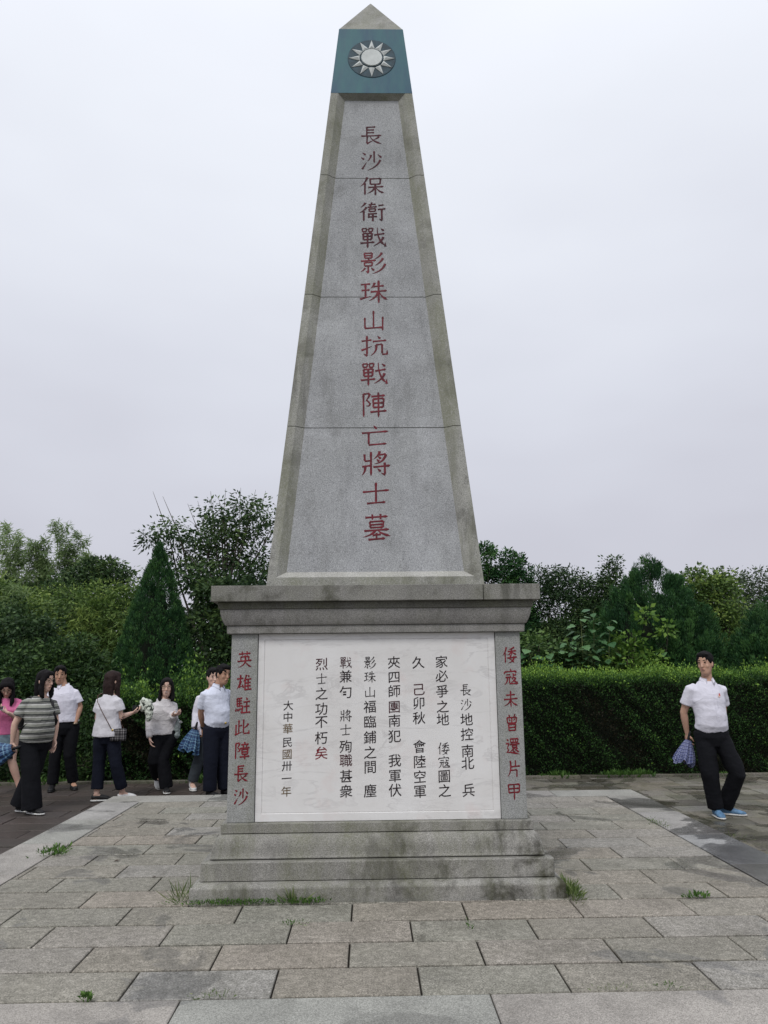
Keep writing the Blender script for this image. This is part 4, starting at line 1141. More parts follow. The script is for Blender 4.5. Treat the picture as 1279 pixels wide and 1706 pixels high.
weed('short sprout between the slabs right of the middle', (0.515, -1.76, 0), 14, 0.05, (0.004, 0.05), L_weed, 0.6, 0.25)
weed('low tuft in a slab joint in front of the base, left of its middle', (-0.50, -1.66, 0), 30, 0.045, (0.035, 0.008), L_weed, 0.5, 0.3)
weed('pale grass tuft on the outer paving right of the wet kerb', (3.35, 0.95, ZG), 50, 0.07, (0.06, 0.06), L_grass, 0.7, 0.1)
def verge():
    n = 9000
    x = RNG.uniform(-6.8, 8.5, n)
    y = 5.02 + RNG.normal(size=n) * 0.05 + 0.05
    P = np.stack([x, y, np.full(n, -0.14)], 1)
    cl = np.clip(np.sin(x * 2.3) + np.sin(x * 5.1 + 1) + 0.2, 0.05, 1)
    L = RNG.uniform(0.03, 0.10, n) * (0.5 + cl)
    D = rnd_dir(n) * 0.6 + np.array([0, -0.1, 0.9])
    o = link('weeds', leaf_mesh('weeds', P, D, rnd_dir(n), L, L * 0.3, RNG.normal(size=n) * 0.2 + 0.42), L_weed)
    tag(o, 'strip of low weeds along the foot of the hedges', 'weeds', kind='stuff')
verge()
M_dead = simple('dead_leaf', (0.05, 0.03, 0.02), 0.8, 0.3, 60)
def dead(label, x, y, rz, s=0.03):
    vs = [(-s, 0, 0.002), (0, s * 0.4, 0.008), (s, 0, 0.003), (0, -s * 0.4, 0.006)]
    o = link('fallen_leaf', mesh_from('fallen_leaf', vs, [(0, 1, 2, 3)]), M_dead)
    o.location = (x, y, 0.002); o.rotation_euler.z = rz
    tag(o, label, 'leaf')
dead('single dark fallen leaf on the paving left of the base', -2.05, -0.05, 0.9, 0.035)
dead('dead leaf lying in the joint beside the grass tuft left of the base', -1.62, -0.56, 0.2, 0.02)
# ------------------------------------------------------------------ people
def skin_mat(name, c):
    m, t, b = mat_new(name)
    oc = N(t, 'ShaderNodeTexCoord').outputs['Object']
    cc = mixc(t, 1.0, c, ramp(t, noise_n(t, oc, 18, 3), [(0.3, (0.9, 0.86, 0.84)), (0.7, (1.08, 1.04, 1.02))]), 'MULTIPLY')
    t.links.new(cc, b.inputs['Base Color'])
    b.inputs['Roughness'].default_value = 0.5
    b.inputs['Subsurface Weight'].default_value = 0.08
    b.inputs['Subsurface Radius'].default_value = (0.02, 0.008, 0.004)
    return m
SK1 = skin_mat('skin_tan', (0.52, 0.33, 0.245))
SK2 = skin_mat('skin_light', (0.62, 0.43, 0.35))
SK3 = skin_mat('skin_brown', (0.45, 0.275, 0.195))
def cloth(name, c, amt=0.1, rough=0.85, fold=0.3, sc=7):
    m, t, b = mat_new(name)
    oc = N(t, 'ShaderNodeTexCoord').outputs['Object']
    n = noise_n(t, mapped(t, oc, (1, 1, 1.7)), sc, 4, 0.55, 1.2)
    cc = mixc(t, 1.0, c, ramp(t, n, [(0.3, 1 - amt), (0.7, 1 + amt)]), 'MULTIPLY')
    t.links.new(cc, b.inputs['Base Color'])
    b.inputs['Roughness'].default_value = rough
    b.inputs['Specular IOR Level'].default_value = 0.15
    bump(t, b, n, fold, 0.03)
    return m
C_white = cloth('white_shirt_cloth', (0.66, 0.65, 0.73), 0.05)
C_white2 = cloth('white_shirt_cloth_bluish', (0.62, 0.65, 0.76), 0.05)
C_white3 = cloth('white_blouse_cloth', (0.60, 0.59, 0.63), 0.06)
C_cream = cloth('pale_jacket_cloth', (0.58, 0.56, 0.57), 0.08, fold=0.6)
C_black = cloth('black_trouser_cloth', (0.007, 0.0075, 0.010), 0.15)
C_navy = cloth('dark_navy_trouser_cloth', (0.008, 0.010, 0.019), 0.15)
C_pink = cloth('pink_cloth', (0.62, 0.17, 0.33), 0.08)
C_denim = cloth('washed_denim', (0.16, 0.22, 0.26), 0.35)
C_gray = cloth('dark_grey_denim', (0.05, 0.06, 0.07), 0.2)
C_hair = simple('black_hair', (0.007, 0.006, 0.007), 0.75, 0.4, 40, spec=0.15)
C_hairb = simple('brown_black_hair', (0.022, 0.012, 0.011), 0.7, 0.4, 40, spec=0.2)
C_shoeb = simple('black_shoe', (0.012, 0.012, 0.013), 0.5, 0.2, 30)
C_shoew = simple('white_shoe', (0.62, 0.62, 0.62), 0.6, 0.1, 30)
C_shoeblue = simple('blue_running_shoe', (0.10, 0.20, 0.33), 0.6, 0.4, 25)
C_sole = simple('pale_sole', (0.62, 0.62, 0.60), 0.6, 0.1, 30)
C_eye = simple('dark_eye', (0.012, 0.008, 0.007), 0.25, 0.1, 30)
C_lip = simple('lips', (0.34, 0.15, 0.12), 0.5, 0.1, 30)
C_teeth = simple('teeth', (0.7, 0.68, 0.64), 0.4, 0.05, 30)
C_metal = simple('thin_metal_frame', (0.25, 0.2, 0.15), 0.35, 0.1, 30, metal=0.8)
C_strap = simple('black_strap', (0.012, 0.012, 0.014), 0.6, 0.2, 30)
C_brown = simple('brown_leather', (0.10, 0.055, 0.04), 0.5, 0.2, 30)
C_gold = simple('brass_buckle', (0.55, 0.40, 0.12), 0.35, 0.1, 30, metal=0.8)
C_badge = simple('red_enamel', (0.5, 0.03, 0.02), 0.4, 0.1, 30)
C_badgey = simple('pale_badge', (0.75, 0.55, 0.45), 0.4, 0.1, 30)

def stripe_mat():
    m, t, b = mat_new('striped_knit')
    oc = N(t, 'ShaderNodeTexCoord').outputs['Object']
    s = N(t, 'ShaderNodeSeparateXYZ'); t.links.new(oc, s.inputs[0])
    wv = noise_n(t, oc, 5, 2)
    z = math_n(t, 'ADD', s.outputs[2], math_n(t, 'MULTIPLY', wv, 0.02))
    fr = math_n(t, 'FRACT', math_n(t, 'MULTIPLY', z, 14.5))
    c = ramp(t, fr, [(0.0, (0.035, 0.04, 0.04)), (0.16, (0.035, 0.04, 0.04)), (0.2, (0.23, 0.235, 0.205)), (0.55, (0.26, 0.265, 0.235)), (0.6, (0.42, 0.42, 0.40)), (0.75, (0.42, 0.42, 0.40)), (0.8, (0.05, 0.055, 0.055)), (0.9, (0.06, 0.06, 0.06)), (0.94, (0.2, 0.2, 0.18)), (1.0, (0.2, 0.2, 0.18))])
    t.links.new(c, b.inputs['Base Color']); b.inputs['Roughness'].default_value = 0.9
    bump(t, b, noise_n(t, oc, 9, 4, 0.55, 1.2), 0.6, 0.03)
    return m
C_stripe = stripe_mat()

def plaid_mat(name, base, line, fine, nu, nv):
    m, t, b = mat_new(name)
    uv = N(t, 'ShaderNodeUVMap').outputs[0]
    s = N(t, 'ShaderNodeSeparateXYZ'); t.links.new(uv, s.inputs[0])
    fu = math_n(t, 'FRACT', math_n(t, 'MULTIPLY', s.outputs[0], nu))
    fv = math_n(t, 'FRACT', math_n(t, 'MULTIPLY', s.outputs[1], nv))
    st = [(0.0, 0.0), (0.28, 0.0), (0.32, 0.55), (0.5, 0.55), (0.54, 0.0), (0.72, 0.0), (0.76, 1.0), (0.84, 1.0), (0.88, 0.0), (1.0, 0.0)]
    a, c_ = ramp(t, fu, st), ramp(t, fv, st)
    f = math_n(t, 'MULTIPLY', math_n(t, 'ADD', a, c_), 0.5)
    c = ramp(t, f, [(0.0, base), (0.28, fine), (1.0, line)])
    t.links.new(c, b.inputs['Base Color']); b.inputs['Roughness'].default_value = 0.6
    return m
C_plaid = plaid_mat('blue_check_fabric', (0.012, 0.018, 0.07), (0.55, 0.58, 0.70), (0.10, 0.12, 0.28), 26, 7)
C_plaid2 = plaid_mat('blue_teal_check_fabric', (0.015, 0.035, 0.10), (0.25, 0.42, 0.50), (0.05, 0.12, 0.24), 11, 3.5)
C_plaidb = plaid_mat('black_check_fabric', (0.012, 0.012, 0.014), (0.35, 0.34, 0.34), (0.06, 0.055, 0.06), 3, 3)

def loft(bm, pts, rad, ax, n=14):
    """closed elliptical tube; rad = (a along ax, b across) per point"""
    pts = [Vector(p) for p in pts]
    if isinstance(ax, (tuple, Vector)): ax = [Vector(ax)] * len(pts)
    rings = []
    for i, p in enumerate(pts):
        tg = pts[min(i + 1, len(pts) - 1)] - pts[max(i - 1, 0)]
        tg.normalize()
        a = Vector(ax[i]); a = a - tg * a.dot(tg)
        if a.length < 1e-4: a = tg.cross(Vector((0.3, 0.9, 0.1)))
        a.normalize()
        b = tg.cross(a)
        r = rad[i]
        if not isinstance(r, tuple): r = (r, r)
        rings.append([bm.verts.new(p + a * math.cos(2 * PI * k / n) * r[0] + b * math.sin(2 * PI * k / n) * r[1]) for k in range(n)])
    for r, s in zip(rings[:-1], rings[1:]):
        for k in range(n):
            l = (k + 1) % n
            bm.faces.new((r[k], r[l], s[l], s[k]))
    bm.faces.new(list(reversed(rings[0]))); bm.faces.new(rings[-1])

def ellip(bm, c, r, mat3=None, n=12):
    res = bmesh.ops.create_uvsphere(bm, u_segments=n, v_segments=max(6, n * 2 // 3), radius=1)
    vs = res['verts']
    bmesh.ops.scale(bm, verts=vs, vec=r)
    if mat3 is not None: bmesh.ops.rotate(bm, verts=vs, cent=(0, 0, 0), matrix=mat3)
    bmesh.ops.translate(bm, verts=vs, vec=c)

def remesh(bm, name, mat, parent, vox=0.008, smooth=3, disp=0.0, dsize=0.12, deci=None):
    bmesh.ops.recalc_face_normals(bm, faces=bm.faces)
    me = bpy.data.meshes.new(name); bm.to_mesh(me); bm.free()
    o = bpy.data.objects.new(name, me); COL.objects.link(o)
    r = o.modifiers.new('r', 'REMESH'); r.mode = 'VOXEL'; r.voxel_size = vox; r.use_smooth_shade = True
    if smooth:
        s = o.modifiers.new('s', 'SMOOTH'); s.factor = 0.5; s.iterations = smooth
    if disp:
        tx = bpy.data.textures.get('folds%d' % int(dsize * 1000)) or bpy.data.textures.new('folds%d' % int(dsize * 1000), 'CLOUDS')
        tx.noise_scale = dsize; tx.noise_depth = 2
        d = o.modifiers.new('d', 'DISPLACE'); d.texture = tx; d.strength = disp; d.mid_level = 0.5
    if deci:
        d = o.modifiers.new('c', 'DECIMATE'); d.ratio = deci
    ev = o.evaluated_get(bpy.context.evaluated_depsgraph_get())
    nm = bpy.data.meshes.new_from_object(ev)
    nm.name = name
    bpy.data.objects.remove(o); bpy.data.meshes.remove(me)
    nm.materials.clear(); nm.materials.append(mat)
    o = bpy.data.objects.new(name, nm); COL.objects.link(o); o.parent = parent
    return o

def lerp(a, b, t): return Vector(a).lerp(Vector(b), t)

def hand(bm, wr, d, pn, side, curl=0.5, thumb=1.0, s=1.0):
    """d: direction of the hand, pn: palm normal, side: towards the thumb"""
    d = Vector(d).normalized(); pn = (Vector(pn) - d * d.dot(Vector(pn))).normalized()
    th = d.cross(pn).normalized()
    if th.dot(Vector(side)) < 0: th = -th
    loft(bm, [wr - d * 0.015, wr + d * 0.01, wr + d * 0.045 * s, wr + d * 0.085 * s], [(0.026 * s, 0.020 * s), (0.030 * s, 0.018 * s), (0.041 * s, 0.016 * s), (0.040 * s, 0.012 * s)], th, 12)
    for i, (o_, ln) in enumerate([(0.030, 0.070), (0.010, 0.078), (-0.010, 0.072), (-0.029, 0.056)]):
        p = wr + d * (0.082 * s) + th * (o_ * s)
        a = curl * (0.55 + 0.12 * i)
        pts = [p - d * 0.02]
        cur = p.copy(); dr = d.copy()
        for k in range(3):
            pts.append(cur.copy())
            dr = (dr * math.cos(a) + pn * math.sin(a)).normalized()
            cur = cur + dr * (ln * s * (0.42, 0.32, 0.26)[k])
        pts.append(cur)
        spread = th * (o_ * 0.25 * s)
        pts = [q + spread * (j / 4) for j, q in enumerate(pts)]
        loft(bm, pts, [0.0088 * s, 0.0088 * s, 0.0082 * s, 0.0074 * s, 0.005 * s], th, 8)
    b0 = wr + d * 0.022 * s + th * 0.030 * s
    t1 = b0 + (d * 0.6 + th * 0.7 + pn * 0.3 * thumb).normalized() * 0.034 * s
    t2 = t1 + (d * 0.85 + th * 0.15 + pn * 0.5 * thumb).normalized() * 0.028 * s
    t3 = t2 + (d * 0.8 - th * 0.1 + pn * 0.6 * thumb).normalized() * 0.020 * s
    loft(bm, [b0 - th * 0.015, b0, t1, t2, t3], [0.011 * s, 0.013 * s, 0.0105 * s, 0.0095 * s, 0.006 * s], pn, 8)

def person(label, pos, H, face, J, sex='m', look=None, head_tilt=0.0, skin=None, build=1.0, group=None, curl=(0.5, 0.5), bust=0.0, belly=0.0, hands=(True, True), smile=False):
    """J: joints in world-aligned offsets from the ground point; A = limb on the picture's left, B = on its right"""
    skin = skin or SK1
    root = tag(empty('person', pos), label, 'person', group)
    f = Vector((face[0], face[1], 0)).normalized()
    s = Vector((-f.y, f.x, 0))
    if s.x < 0 or (abs(s.x) < 1e-3 and s.y < 0): s = -s
    lf = Vector((look[0], look[1], look[2] if len(look) > 2 else 0)).normalized() if look else f
    up = Vector((0, 0, 1))
    hu = (up - lf * up.dot(lf)).normalized()
    ls = hu.cross(lf).normalized()
    q = Matrix.Rotation(head_tilt, 3, lf); hu = q @ hu; ls = q @ ls
    d = dict(pel=Vector((0, 0, 0.52 * H)), che=Vector((0, 0, 0.72 * H)), neck=Vector((0, 0, 0.835 * H)))
    sh = 0.108 * H if sex == 'm' else 0.096 * H
    d.update(shA=-s * sh + up * 0.805 * H, shB=s * sh + up * 0.805 * H, elA=-s * (sh + 0.03) + up * 0.62 * H - f * 0.03, elB=s * (sh + 0.03) + up * 0.62 * H - f * 0.03,
             wrA=-s * (sh + 0.035) + up * 0.475 * H + f * 0.03, wrB=s * (sh + 0.035) + up * 0.475 * H + f * 0.03,
             hiA=-s * 0.052 * H + up * 0.50 * H, hiB=s * 0.052 * H + up * 0.50 * H, knA=-s * 0.055 * H + up * 0.28 * H + f * 0.02, knB=s * 0.055 * H + up * 0.28 * H + f * 0.02,
             anA=-s * 0.06 * H + up * 0.05 * H, anB=s * 0.06 * H + up * 0.05 * H)
    for k, v in J.items():
        if k in d: d[k] = Vector(v)
    d['shA'] = d['shA'] - up * 0.045 + s * 0.012; d['shB'] = d['shB'] - up * 0.045 - s * 0.012
    d['head'] = Vector(J['head']) if 'head' in J else d['neck'] + up * 0.095 * H + lf * 0.015
    tA = Vector(J.get('toeA', f)).normalized(); tB = Vector(J.get('toeB', f)).normalized()
    hA = Vector(J.get('hdA', (d['wrA'] - d['elA']))).normalized(); hB = Vector(J.get('hdB', (d['wrB'] - d['elB']))).normalized()
    bl_ = build
    bm = bmesh.new()
    # torso
    pe, ch, nk = d['pel'], d['che'], d['neck']
    tk = 1.0 if sex == 'm' else 0.92
    secs = [(-0.16, 0.100, 0.075), (0.0, 0.160, 0.112), (0.3, 0.150, 0.105), (0.55, 0.142, 0.102), (0.85, 0.155, 0.112), (1.0, 0.162, 0.115)]
    def spine(t_): return pe + (ch - pe) * t_
    TP, TR = [], []
    for (t_, a, b) in secs:
        TP.append(spine(t_) + f * (belly * 0.05 * math.exp(-((t_ - 0.45) / 0.3) ** 2)) + f * (bust * 0.03 * math.exp(-((t_ - 0.95) / 0.18) ** 2)))
        TR.append((a * tk * bl_, b * tk * bl_ + belly * 0.035 * math.exp(-((t_ - 0.45) / 0.35) ** 2) + bust * 0.02 * math.exp(-((t_ - 0.95) / 0.18) ** 2)))
    shc = (d['shA'] + d['shB']) / 2
    shw = (d['shB'] - d['shA']).length / 2
    TP += [lerp(ch, nk, 0.45), lerp(ch, nk, 0.72), lerp(ch, nk, 0.88), nk]
    TR += [(shw * 0.93, 0.098 * tk * bl_), (shw * 0.72, 0.082 * tk * bl_), (0.088, 0.066), (0.060, 0.056)]
    loft(bm, TP, TR, s, 18)
    torso = ([p.copy() for p in TP], list(TR))
    hc = d['head']
    nr = 0.053 if sex == 'm' else 0.045
    loft(bm, [nk - up * 0.03, lerp(nk, hc, 0.45) - lf * 0.008, hc - hu * 0.03 - lf * 0.02], [nr * 1.08, nr, nr], s, 12)
    # head
    hh = 0.240 if sex == 'm' else 0.230
    hs = [(-.5, .022, .022, .058), (-.45, .038, .040, .048), (-.34, .053, .064, .026), (-.2, .063, .080, .010), (-.05, .069, .088, .003), (.1, .073, .094, 0), (.25, .073, .095, -.003), (.37, .062, .083, -.006), (.45, .042, .057, -.009), (.5, .014, .02, -.012)]
    loft(bm, [hc + hu * (z * hh) + lf * y for z, a, b, y in hs], [(a, b) for z, a, b, y in hs], ls, 20)
    loft(bm, [hc + hu * 0.016 + lf * 0.080, hc - hu * 0.012 + lf * 0.094, hc - hu * 0.034 + lf * 0.099, hc - hu * 0.044 + lf * 0.086], [0.008, 0.010, 0.0155, 0.010], ls, 8)
    Rm = Matrix((ls, lf, hu)).transposed()
    for sg in (-1, 1):
        ellip(bm, hc + ls * (sg * 0.075) - lf * 0.006 - hu * 0.008, (0.009, 0.019, 0.031), Rm)
        ellip(bm, hc + ls * (sg * 0.032) + lf * 0.080 + hu * 0.027, (0.020, 0.008, 0.006), Rm)
        ellip(bm, hc + ls * (sg * 0.036) + lf * 0.057 - hu * 0.026, (0.023, 0.019, 0.027), Rm)
    ellip(bm, hc + lf * 0.086 - hu * 0.066, (0.022, 0.010, 0.010), Rm)
    # arms
    for a, b, c, hd, pn, cl, on, sg in (('shA', 'elA', 'wrA', hA, J.get('pnA', tuple(s)), curl[0], hands[0], -1), ('shB', 'elB', 'wrB', hB, J.get('pnB', tuple(-s)), curl[1], hands[1], 1)):
        p0, p1, p2 = d[a], d[b], d[c]
        k = bl_ * (1.0 if sex == 'm' else 0.9)
        loft(bm, [p0 - s * sg * 0.03, p0, lerp(p0, p1, 0.35), lerp(p0, p1, 0.75), p1, lerp(p1, p2, 0.25), lerp(p1, p2, 0.7), p2], [0.05 * k, 0.054 * k, 0.050 * k, 0.042 * k, 0.038 * k, 0.040 * k, 0.031 * k, (0.027 * k, 0.022 * k)], f, 12)
        if on: hand(bm, p2, hd, pn, J.get('thA' if sg < 0 else 'thB', tuple(f)), cl)
    # legs
    for a, b, c, tt in (('hiA', 'knA', 'anA', tA), ('hiB', 'knB', 'anB', tB)):
        p0, p1, p2 = d[a], d[b], d[c]
        k = bl_ * (1.0 if sex == 'm' else 0.95)
        loft(bm, [p0 + up * 0.04, p0, lerp(p0, p1, 0.4), lerp(p0, p1, 0.85), p1, lerp(p1, p2, 0.3), lerp(p1, p2, 0.75), p2 - up * 0.01], [0.085 * k, 0.088 * k, 0.078 * k, 0.058 * k, 0.055 * k, 0.056 * k, 0.040 * k, 0.036 * k], s, 12)
        loft(bm, [p2 - tt * 0.045 - up * 0.035, p2 + tt * 0.03 - up * 0.03, p2 + tt * 0.10 - up * 0.045, p2 + tt * 0.165 - up * 0.055], [(0.03, 0.03), (0.034, 0.035), (0.038, 0.02), (0.028, 0.012)], tt.cross(up), 10)
    body = remesh(bm, 'body', skin, root, vox=0.0062, smooth=2, deci=0.4)
    # face details
    def child(name, fn, mat, smooth=True):
        b_ = bmesh.new(); fn(b_)
        return link(name, bm_mesh(b_, name, smooth), mat, root)
    for sg in (-1, 1):
        child('eye', lambda b_: ellip(b_, hc + ls * (sg * 0.031) + lf * 0.0835 + hu * 0.010, (0.0135, 0.008, 0.0055 if not smile else 0.0035), Rm, 8), C_eye)
        child('eyebrow', lambda b_: loft(b_, [hc + ls * (sg * 0.014) + lf * 0.090 + hu * 0.030, hc + ls * (sg * 0.033) + lf * 0.087 + hu * 0.036, hc + ls * (sg * 0.052) + lf * 0.072 + hu * 0.031], [0.0035, 0.004, 0.002], lf, 6), C_hair)
    if smile:
        child('teeth', lambda b_: ellip(b_, hc + lf * 0.0895 - hu * 0.060, (0.018, 0.007, 0.005), Rm, 8), C_teeth)
        child('lips', lambda b_: (ellip(b_, hc + lf * 0.0875 - hu * 0.067, (0.020, 0.009, 0.004), Rm, 8), ellip(b_, hc + lf * 0.088 - hu * 0.053, (0.021, 0.008, 0.003), Rm, 8)), C_lip)
    else:
        child('lips', lambda b_: (ellip(b_, hc + lf * 0.0895 - hu * 0.066, (0.018, 0.008, 0.004), Rm, 8), ellip(b_, hc + lf * 0.090 - hu * 0.060, (0.020, 0.008, 0.0032), Rm, 8)), C_lip)
    return dict(root=root, d=d, f=f, s=s, up=up, lf=lf, ls=ls, hu=hu, hc=hc, Rm=Rm, torso=torso, body=body, tA=tA, tB=tB, child=child, pos=Vector(pos), k=bl_ * tk)

def shirt(P, mat, hem=0.0, sleeve=0.62, name='shirt', puff=0.02, loose=1.0, long_=False, flare=0.0, collar=True, neck_t=1.0, fold=0.012, sleeve_r=0.068):
    d, f, s, up = P['d'], P['f'], P['s'], P['up']
    TP, TR = P['torso']
    bm = bmesh.new()
    pe, ch = d['pel'], d['che']
    pts, rad = [pe + (ch - pe) * hem], []
    a0 = 0.158 * P['k'] + puff + flare
    rad = [(a0, 0.112 * P['k'] + puff * 0.9 + flare * 0.8)]
    for i in range(1, len(TP)):
        t_ = (TP[i] - pe).dot(up) / max(1e-4, (ch - pe).dot(up))
        if t_ <= hem + 0.08: continue
        pf = puff * (1.0 if i < 6 else 0.75 if i < 7 else 0.5)
        pts.append(TP[i]); rad.append((TR[i][0] + pf + flare * max(0, 1 - (t_ - hem)), TR[i][1] + pf + flare * 0.7 * max(0, 1 - (t_ - hem))))
    pts[-1] = pts[-1] - up * 0.012
    loft(bm, pts, rad, s, 22)
    for a, b, c, sg in (('shA', 'elA', 'wrA', -1), ('shB', 'elB', 'wrB', 1)):
        p0, p1, p2 = d[a], d[b], d[c]
        if long_:
            loft(bm, [p0 - s * sg * 0.05 + up * 0.008, p0 - up * 0.008, lerp(p0, p1, 0.5), p1, lerp(p1, p2, 0.45), lerp(p1, p2, 0.88), lerp(p1, p2, 0.97)],
                 [0.055, 0.064, sleeve_r, 0.060, 0.056, 0.052, 0.040], f, 14)
        else:
            e = lerp(p0, p1, sleeve)
            loft(bm, [p0 - s * sg * 0.05 + up * 0.012, p0 - up * 0.006, lerp(p0, p1, sleeve * 0.5), e], [0.055, 0.064, sleeve_r, sleeve_r + 0.004], f, 14)
    o = remesh(bm, name, mat, P['root'], vox=0.0085, smooth=2, disp=fold, dsize=0.10, deci=0.5)
    if collar:
        nk, hc = d['neck'], P['hc']
        cb = nk + up * 0.0
        n = 22
        vs, fs = [], []
        for i in range(n + 1):
            a = math.radians(22) + (2 * PI - math.radians(44)) * i / n
            dx = f * math.cos(a) + s * math.sin(a)
            fr = max(0, math.cos(a))
            low = cb + dx * 0.070 - up * (0.012 + 0.045 * fr ** 2)
            top = cb + dx * 0.066 + up * (0.030 - 0.02 * fr)
            outp = cb + dx * (0.083 + 0.012 * fr) - up * (0.018 + 0.060 * fr ** 2)
            vs += [tuple(low), tuple(top), tuple(outp)]
        for i in range(n):
            b = i * 3
            fs += [(b, b + 3, b + 4, b + 1), (b + 1, b + 4, b + 5, b + 2)]
        c_ = link('collar', mesh_from('collar', vs, fs, True), mat, P['root'])
        sm = c_.modifiers.new('t', 'SOLIDIFY'); sm.thickness = 0.004
    P['shirt'] = o
    return o

def on_cloth(P, target, a0, zs, width, mat, name, lift=0.003, fwd=None):
    """thin strip laid on the garment: a0 side offset function of t, zs heights"""
    bvh = BVHTree.FromPolygons([v.co.copy() for v in target.data.vertices], [tuple(p.vertices) for p in target.data.polygons])
    f, s, d = (fwd or P['f']), P['s'], P['d']
    vs, fs = [], []
    n = len(zs)
    for i, z in enumerate(zs):
        pe, ch = d['pel'], d['che']
        t_ = (z - pe.z) / (ch.z - pe.z)
        c = pe + (ch - pe) * t_
        off = a0(i / max(1, n - 1))
        for w_ in (-width / 2, width / 2):
            o_ = c + s * (off + w_) + f * 0.5; o_.z = z
            h = bvh.ray_cast(o_, -f)
            p = (h[0] if h[0] is not None else c + f * 0.1) + f * lift
            vs.append(tuple(p))
    for i in range(n - 1):
        fs.append((2 * i, 2 * i + 1, 2 * i + 3, 2 * i + 2))
    o = link(name, mesh_from(name, vs, fs), mat, P['root'])
    m = o.modifiers.new('t', 'SOLIDIFY'); m.thickness = 0.003
    return o

def trousers(P, mat, waist=0.12, hem=0.05, thigh=0.098, knee=0.078, cuff=0.075, name='trousers', seat=0.0, fold=0.010, belt=None, skirt_like=False):
    d, f, s, up = P['d'], P['f'], P['s'], P['up']
    TP, TR = P['torso']
    k = P['k']
    bm = bmesh.new()
    pe, ch = d['pel'], d['che']
    w_ = pe + (ch - pe) * waist
    loft(bm, [pe - up * 0.135, pe - up * 0.04, pe, w_], [(0.120 * k, 0.095 * k + 0.01), (0.165 * k + 0.014, 0.118 * k + 0.016 + seat), (0.165 * k + 0.012, 0.116 * k + 0.012 + seat), (0.152 * k + 0.010, 0.110 * k + 0.008)], s, 20)
    for a, b, c in (('hiA', 'knA', 'anA'), ('hiB', 'knB', 'anB')):
        p0, p1, p2 = d[a], d[b], d[c]
        e = lerp(p1, p2, 1.0)
        L_ = (p2 - p1).length
        e = lerp(p1, p2, 1 - (hem - 0.05) / L_)
        loft(bm, [p0 + up * 0.05, p0 - up * 0.02, lerp(p0, p1, 0.4), lerp(p0, p1, 0.8), p1, lerp(p1, e, 0.5), e], [thigh * k, thigh * k * 1.02, thigh * k * 0.96, knee * 1.06 * k, knee * k, (knee + cuff) / 2, cuff], f, 16)
    o = remesh(bm, name, mat, P['root'], vox=0.0095, smooth=3, disp=fold, dsize=0.14, deci=0.5)
    P['trousers'] = o
    if belt:
        b_ = bmesh.new()
        c0 = pe + (ch - pe) * (waist - 0.03)
        loft(b_, [c0 - up * 0.017, c0 + up * 0.017], [(0.152 * k + 0.017, 0.112 * k + 0.020)] * 2, s, 28)
        link('belt', bm_mesh(b_, 'belt', True), belt, P['root'])
    return o

def shoe(P, which, mat, sole=C_sole, L=0.26, pitch_=0.0, heel=0.0, low=False):
    d = P['d']; an = d['an' + which]; t = P['t' + which]; up = Vector((0, 0, 1))
    t = (t * math.cos(pitch_) - up * math.sin(pitch_)).normalized() if pitch_ else t
    sd_ = t.cross(up).normalized(); u = sd_.cross(t).normalized()
    o = an - u * 0.085 if pitch_ else Vector((an.x, an.y, 0.0))
    o = o - t * 0.06
    b_ = bmesh.new()
    hz = 0.085 if not low else 0.06
    loft(b_, [o + t * 0.0 + u * 0.05, o + t * 0.02 + u * 0.052, o + t * 0.07 + u * 0.055, o + t * 0.13 + u * 0.046, o + t * 0.19 + u * 0.036, o + t * (L - 0.02) + u * 0.030, o + t * L + u * 0.026],
         [(0.018, 0.022), (0.032, hz * 0.5), (0.036, hz * 0.52), (0.040, 0.036), (0.044, 0.027), (0.034, 0.020), (0.012, 0.010)], sd_, 14)
    if not low: loft(b_, [o + t * 0.055 + u * 0.05, o + t * 0.05 + u * 0.115], [(0.040, 0.046), (0.040, 0.044)], sd_, 12)
    ob = remesh(b_, 'shoe', mat, P['root'], vox=0.006, smooth=2, deci=0.5)
    b_ = bmesh.new()
    for zz, gr in ((0.002, 0.0),):
        loft(b_, [o - t * 0.008 + u * 0.014, o + t * 0.02 + u * 0.014, o + t * 0.09 + u * 0.014, o + t * 0.18 + u * 0.014, o + t * (L - 0.015) + u * 0.015, o + t * (L + 0.008) + u * 0.017],
             [(0.016, 0.008), (0.036, 0.0135), (0.039, 0.0135), (0.048, 0.0135), (0.036, 0.0125), (0.012, 0.006)], sd_, 14)
    so_ = link('sole', bm_mesh(b_, 'sole', True), sole, ob)
    return ob

def short_hair(P, mat=None, thick=1.0, part=0.0):
    hc, lf, ls, hu, Rm = P['hc'], P['lf'], P['ls'], P['hu'], P['Rm']
    b_ = bmesh.new()
    ellip(b_, hc - lf * 0.012 + hu * 0.056, (0.083, 0.104, 0.083), Rm, 20)
    ellip(b_, hc - lf * 0.045 + hu * 0.005, (0.078, 0.068, 0.070), Rm, 16)
    ellip(b_, hc + lf * 0.048 + hu * 0.092, (0.066, 0.052, 0.034), Rm, 14)
    for sg in (-1, 1): ellip(b_, hc + ls * sg * 0.066 + lf * 0.018 + hu * 0.045, (0.017, 0.040, 0.045), Rm, 12)
    o = remesh(b_, 'hair', mat or C_hair, P['root'], vox=0.007, smooth=1, disp=0.016, dsize=0.028, deci=0.6)
    return o

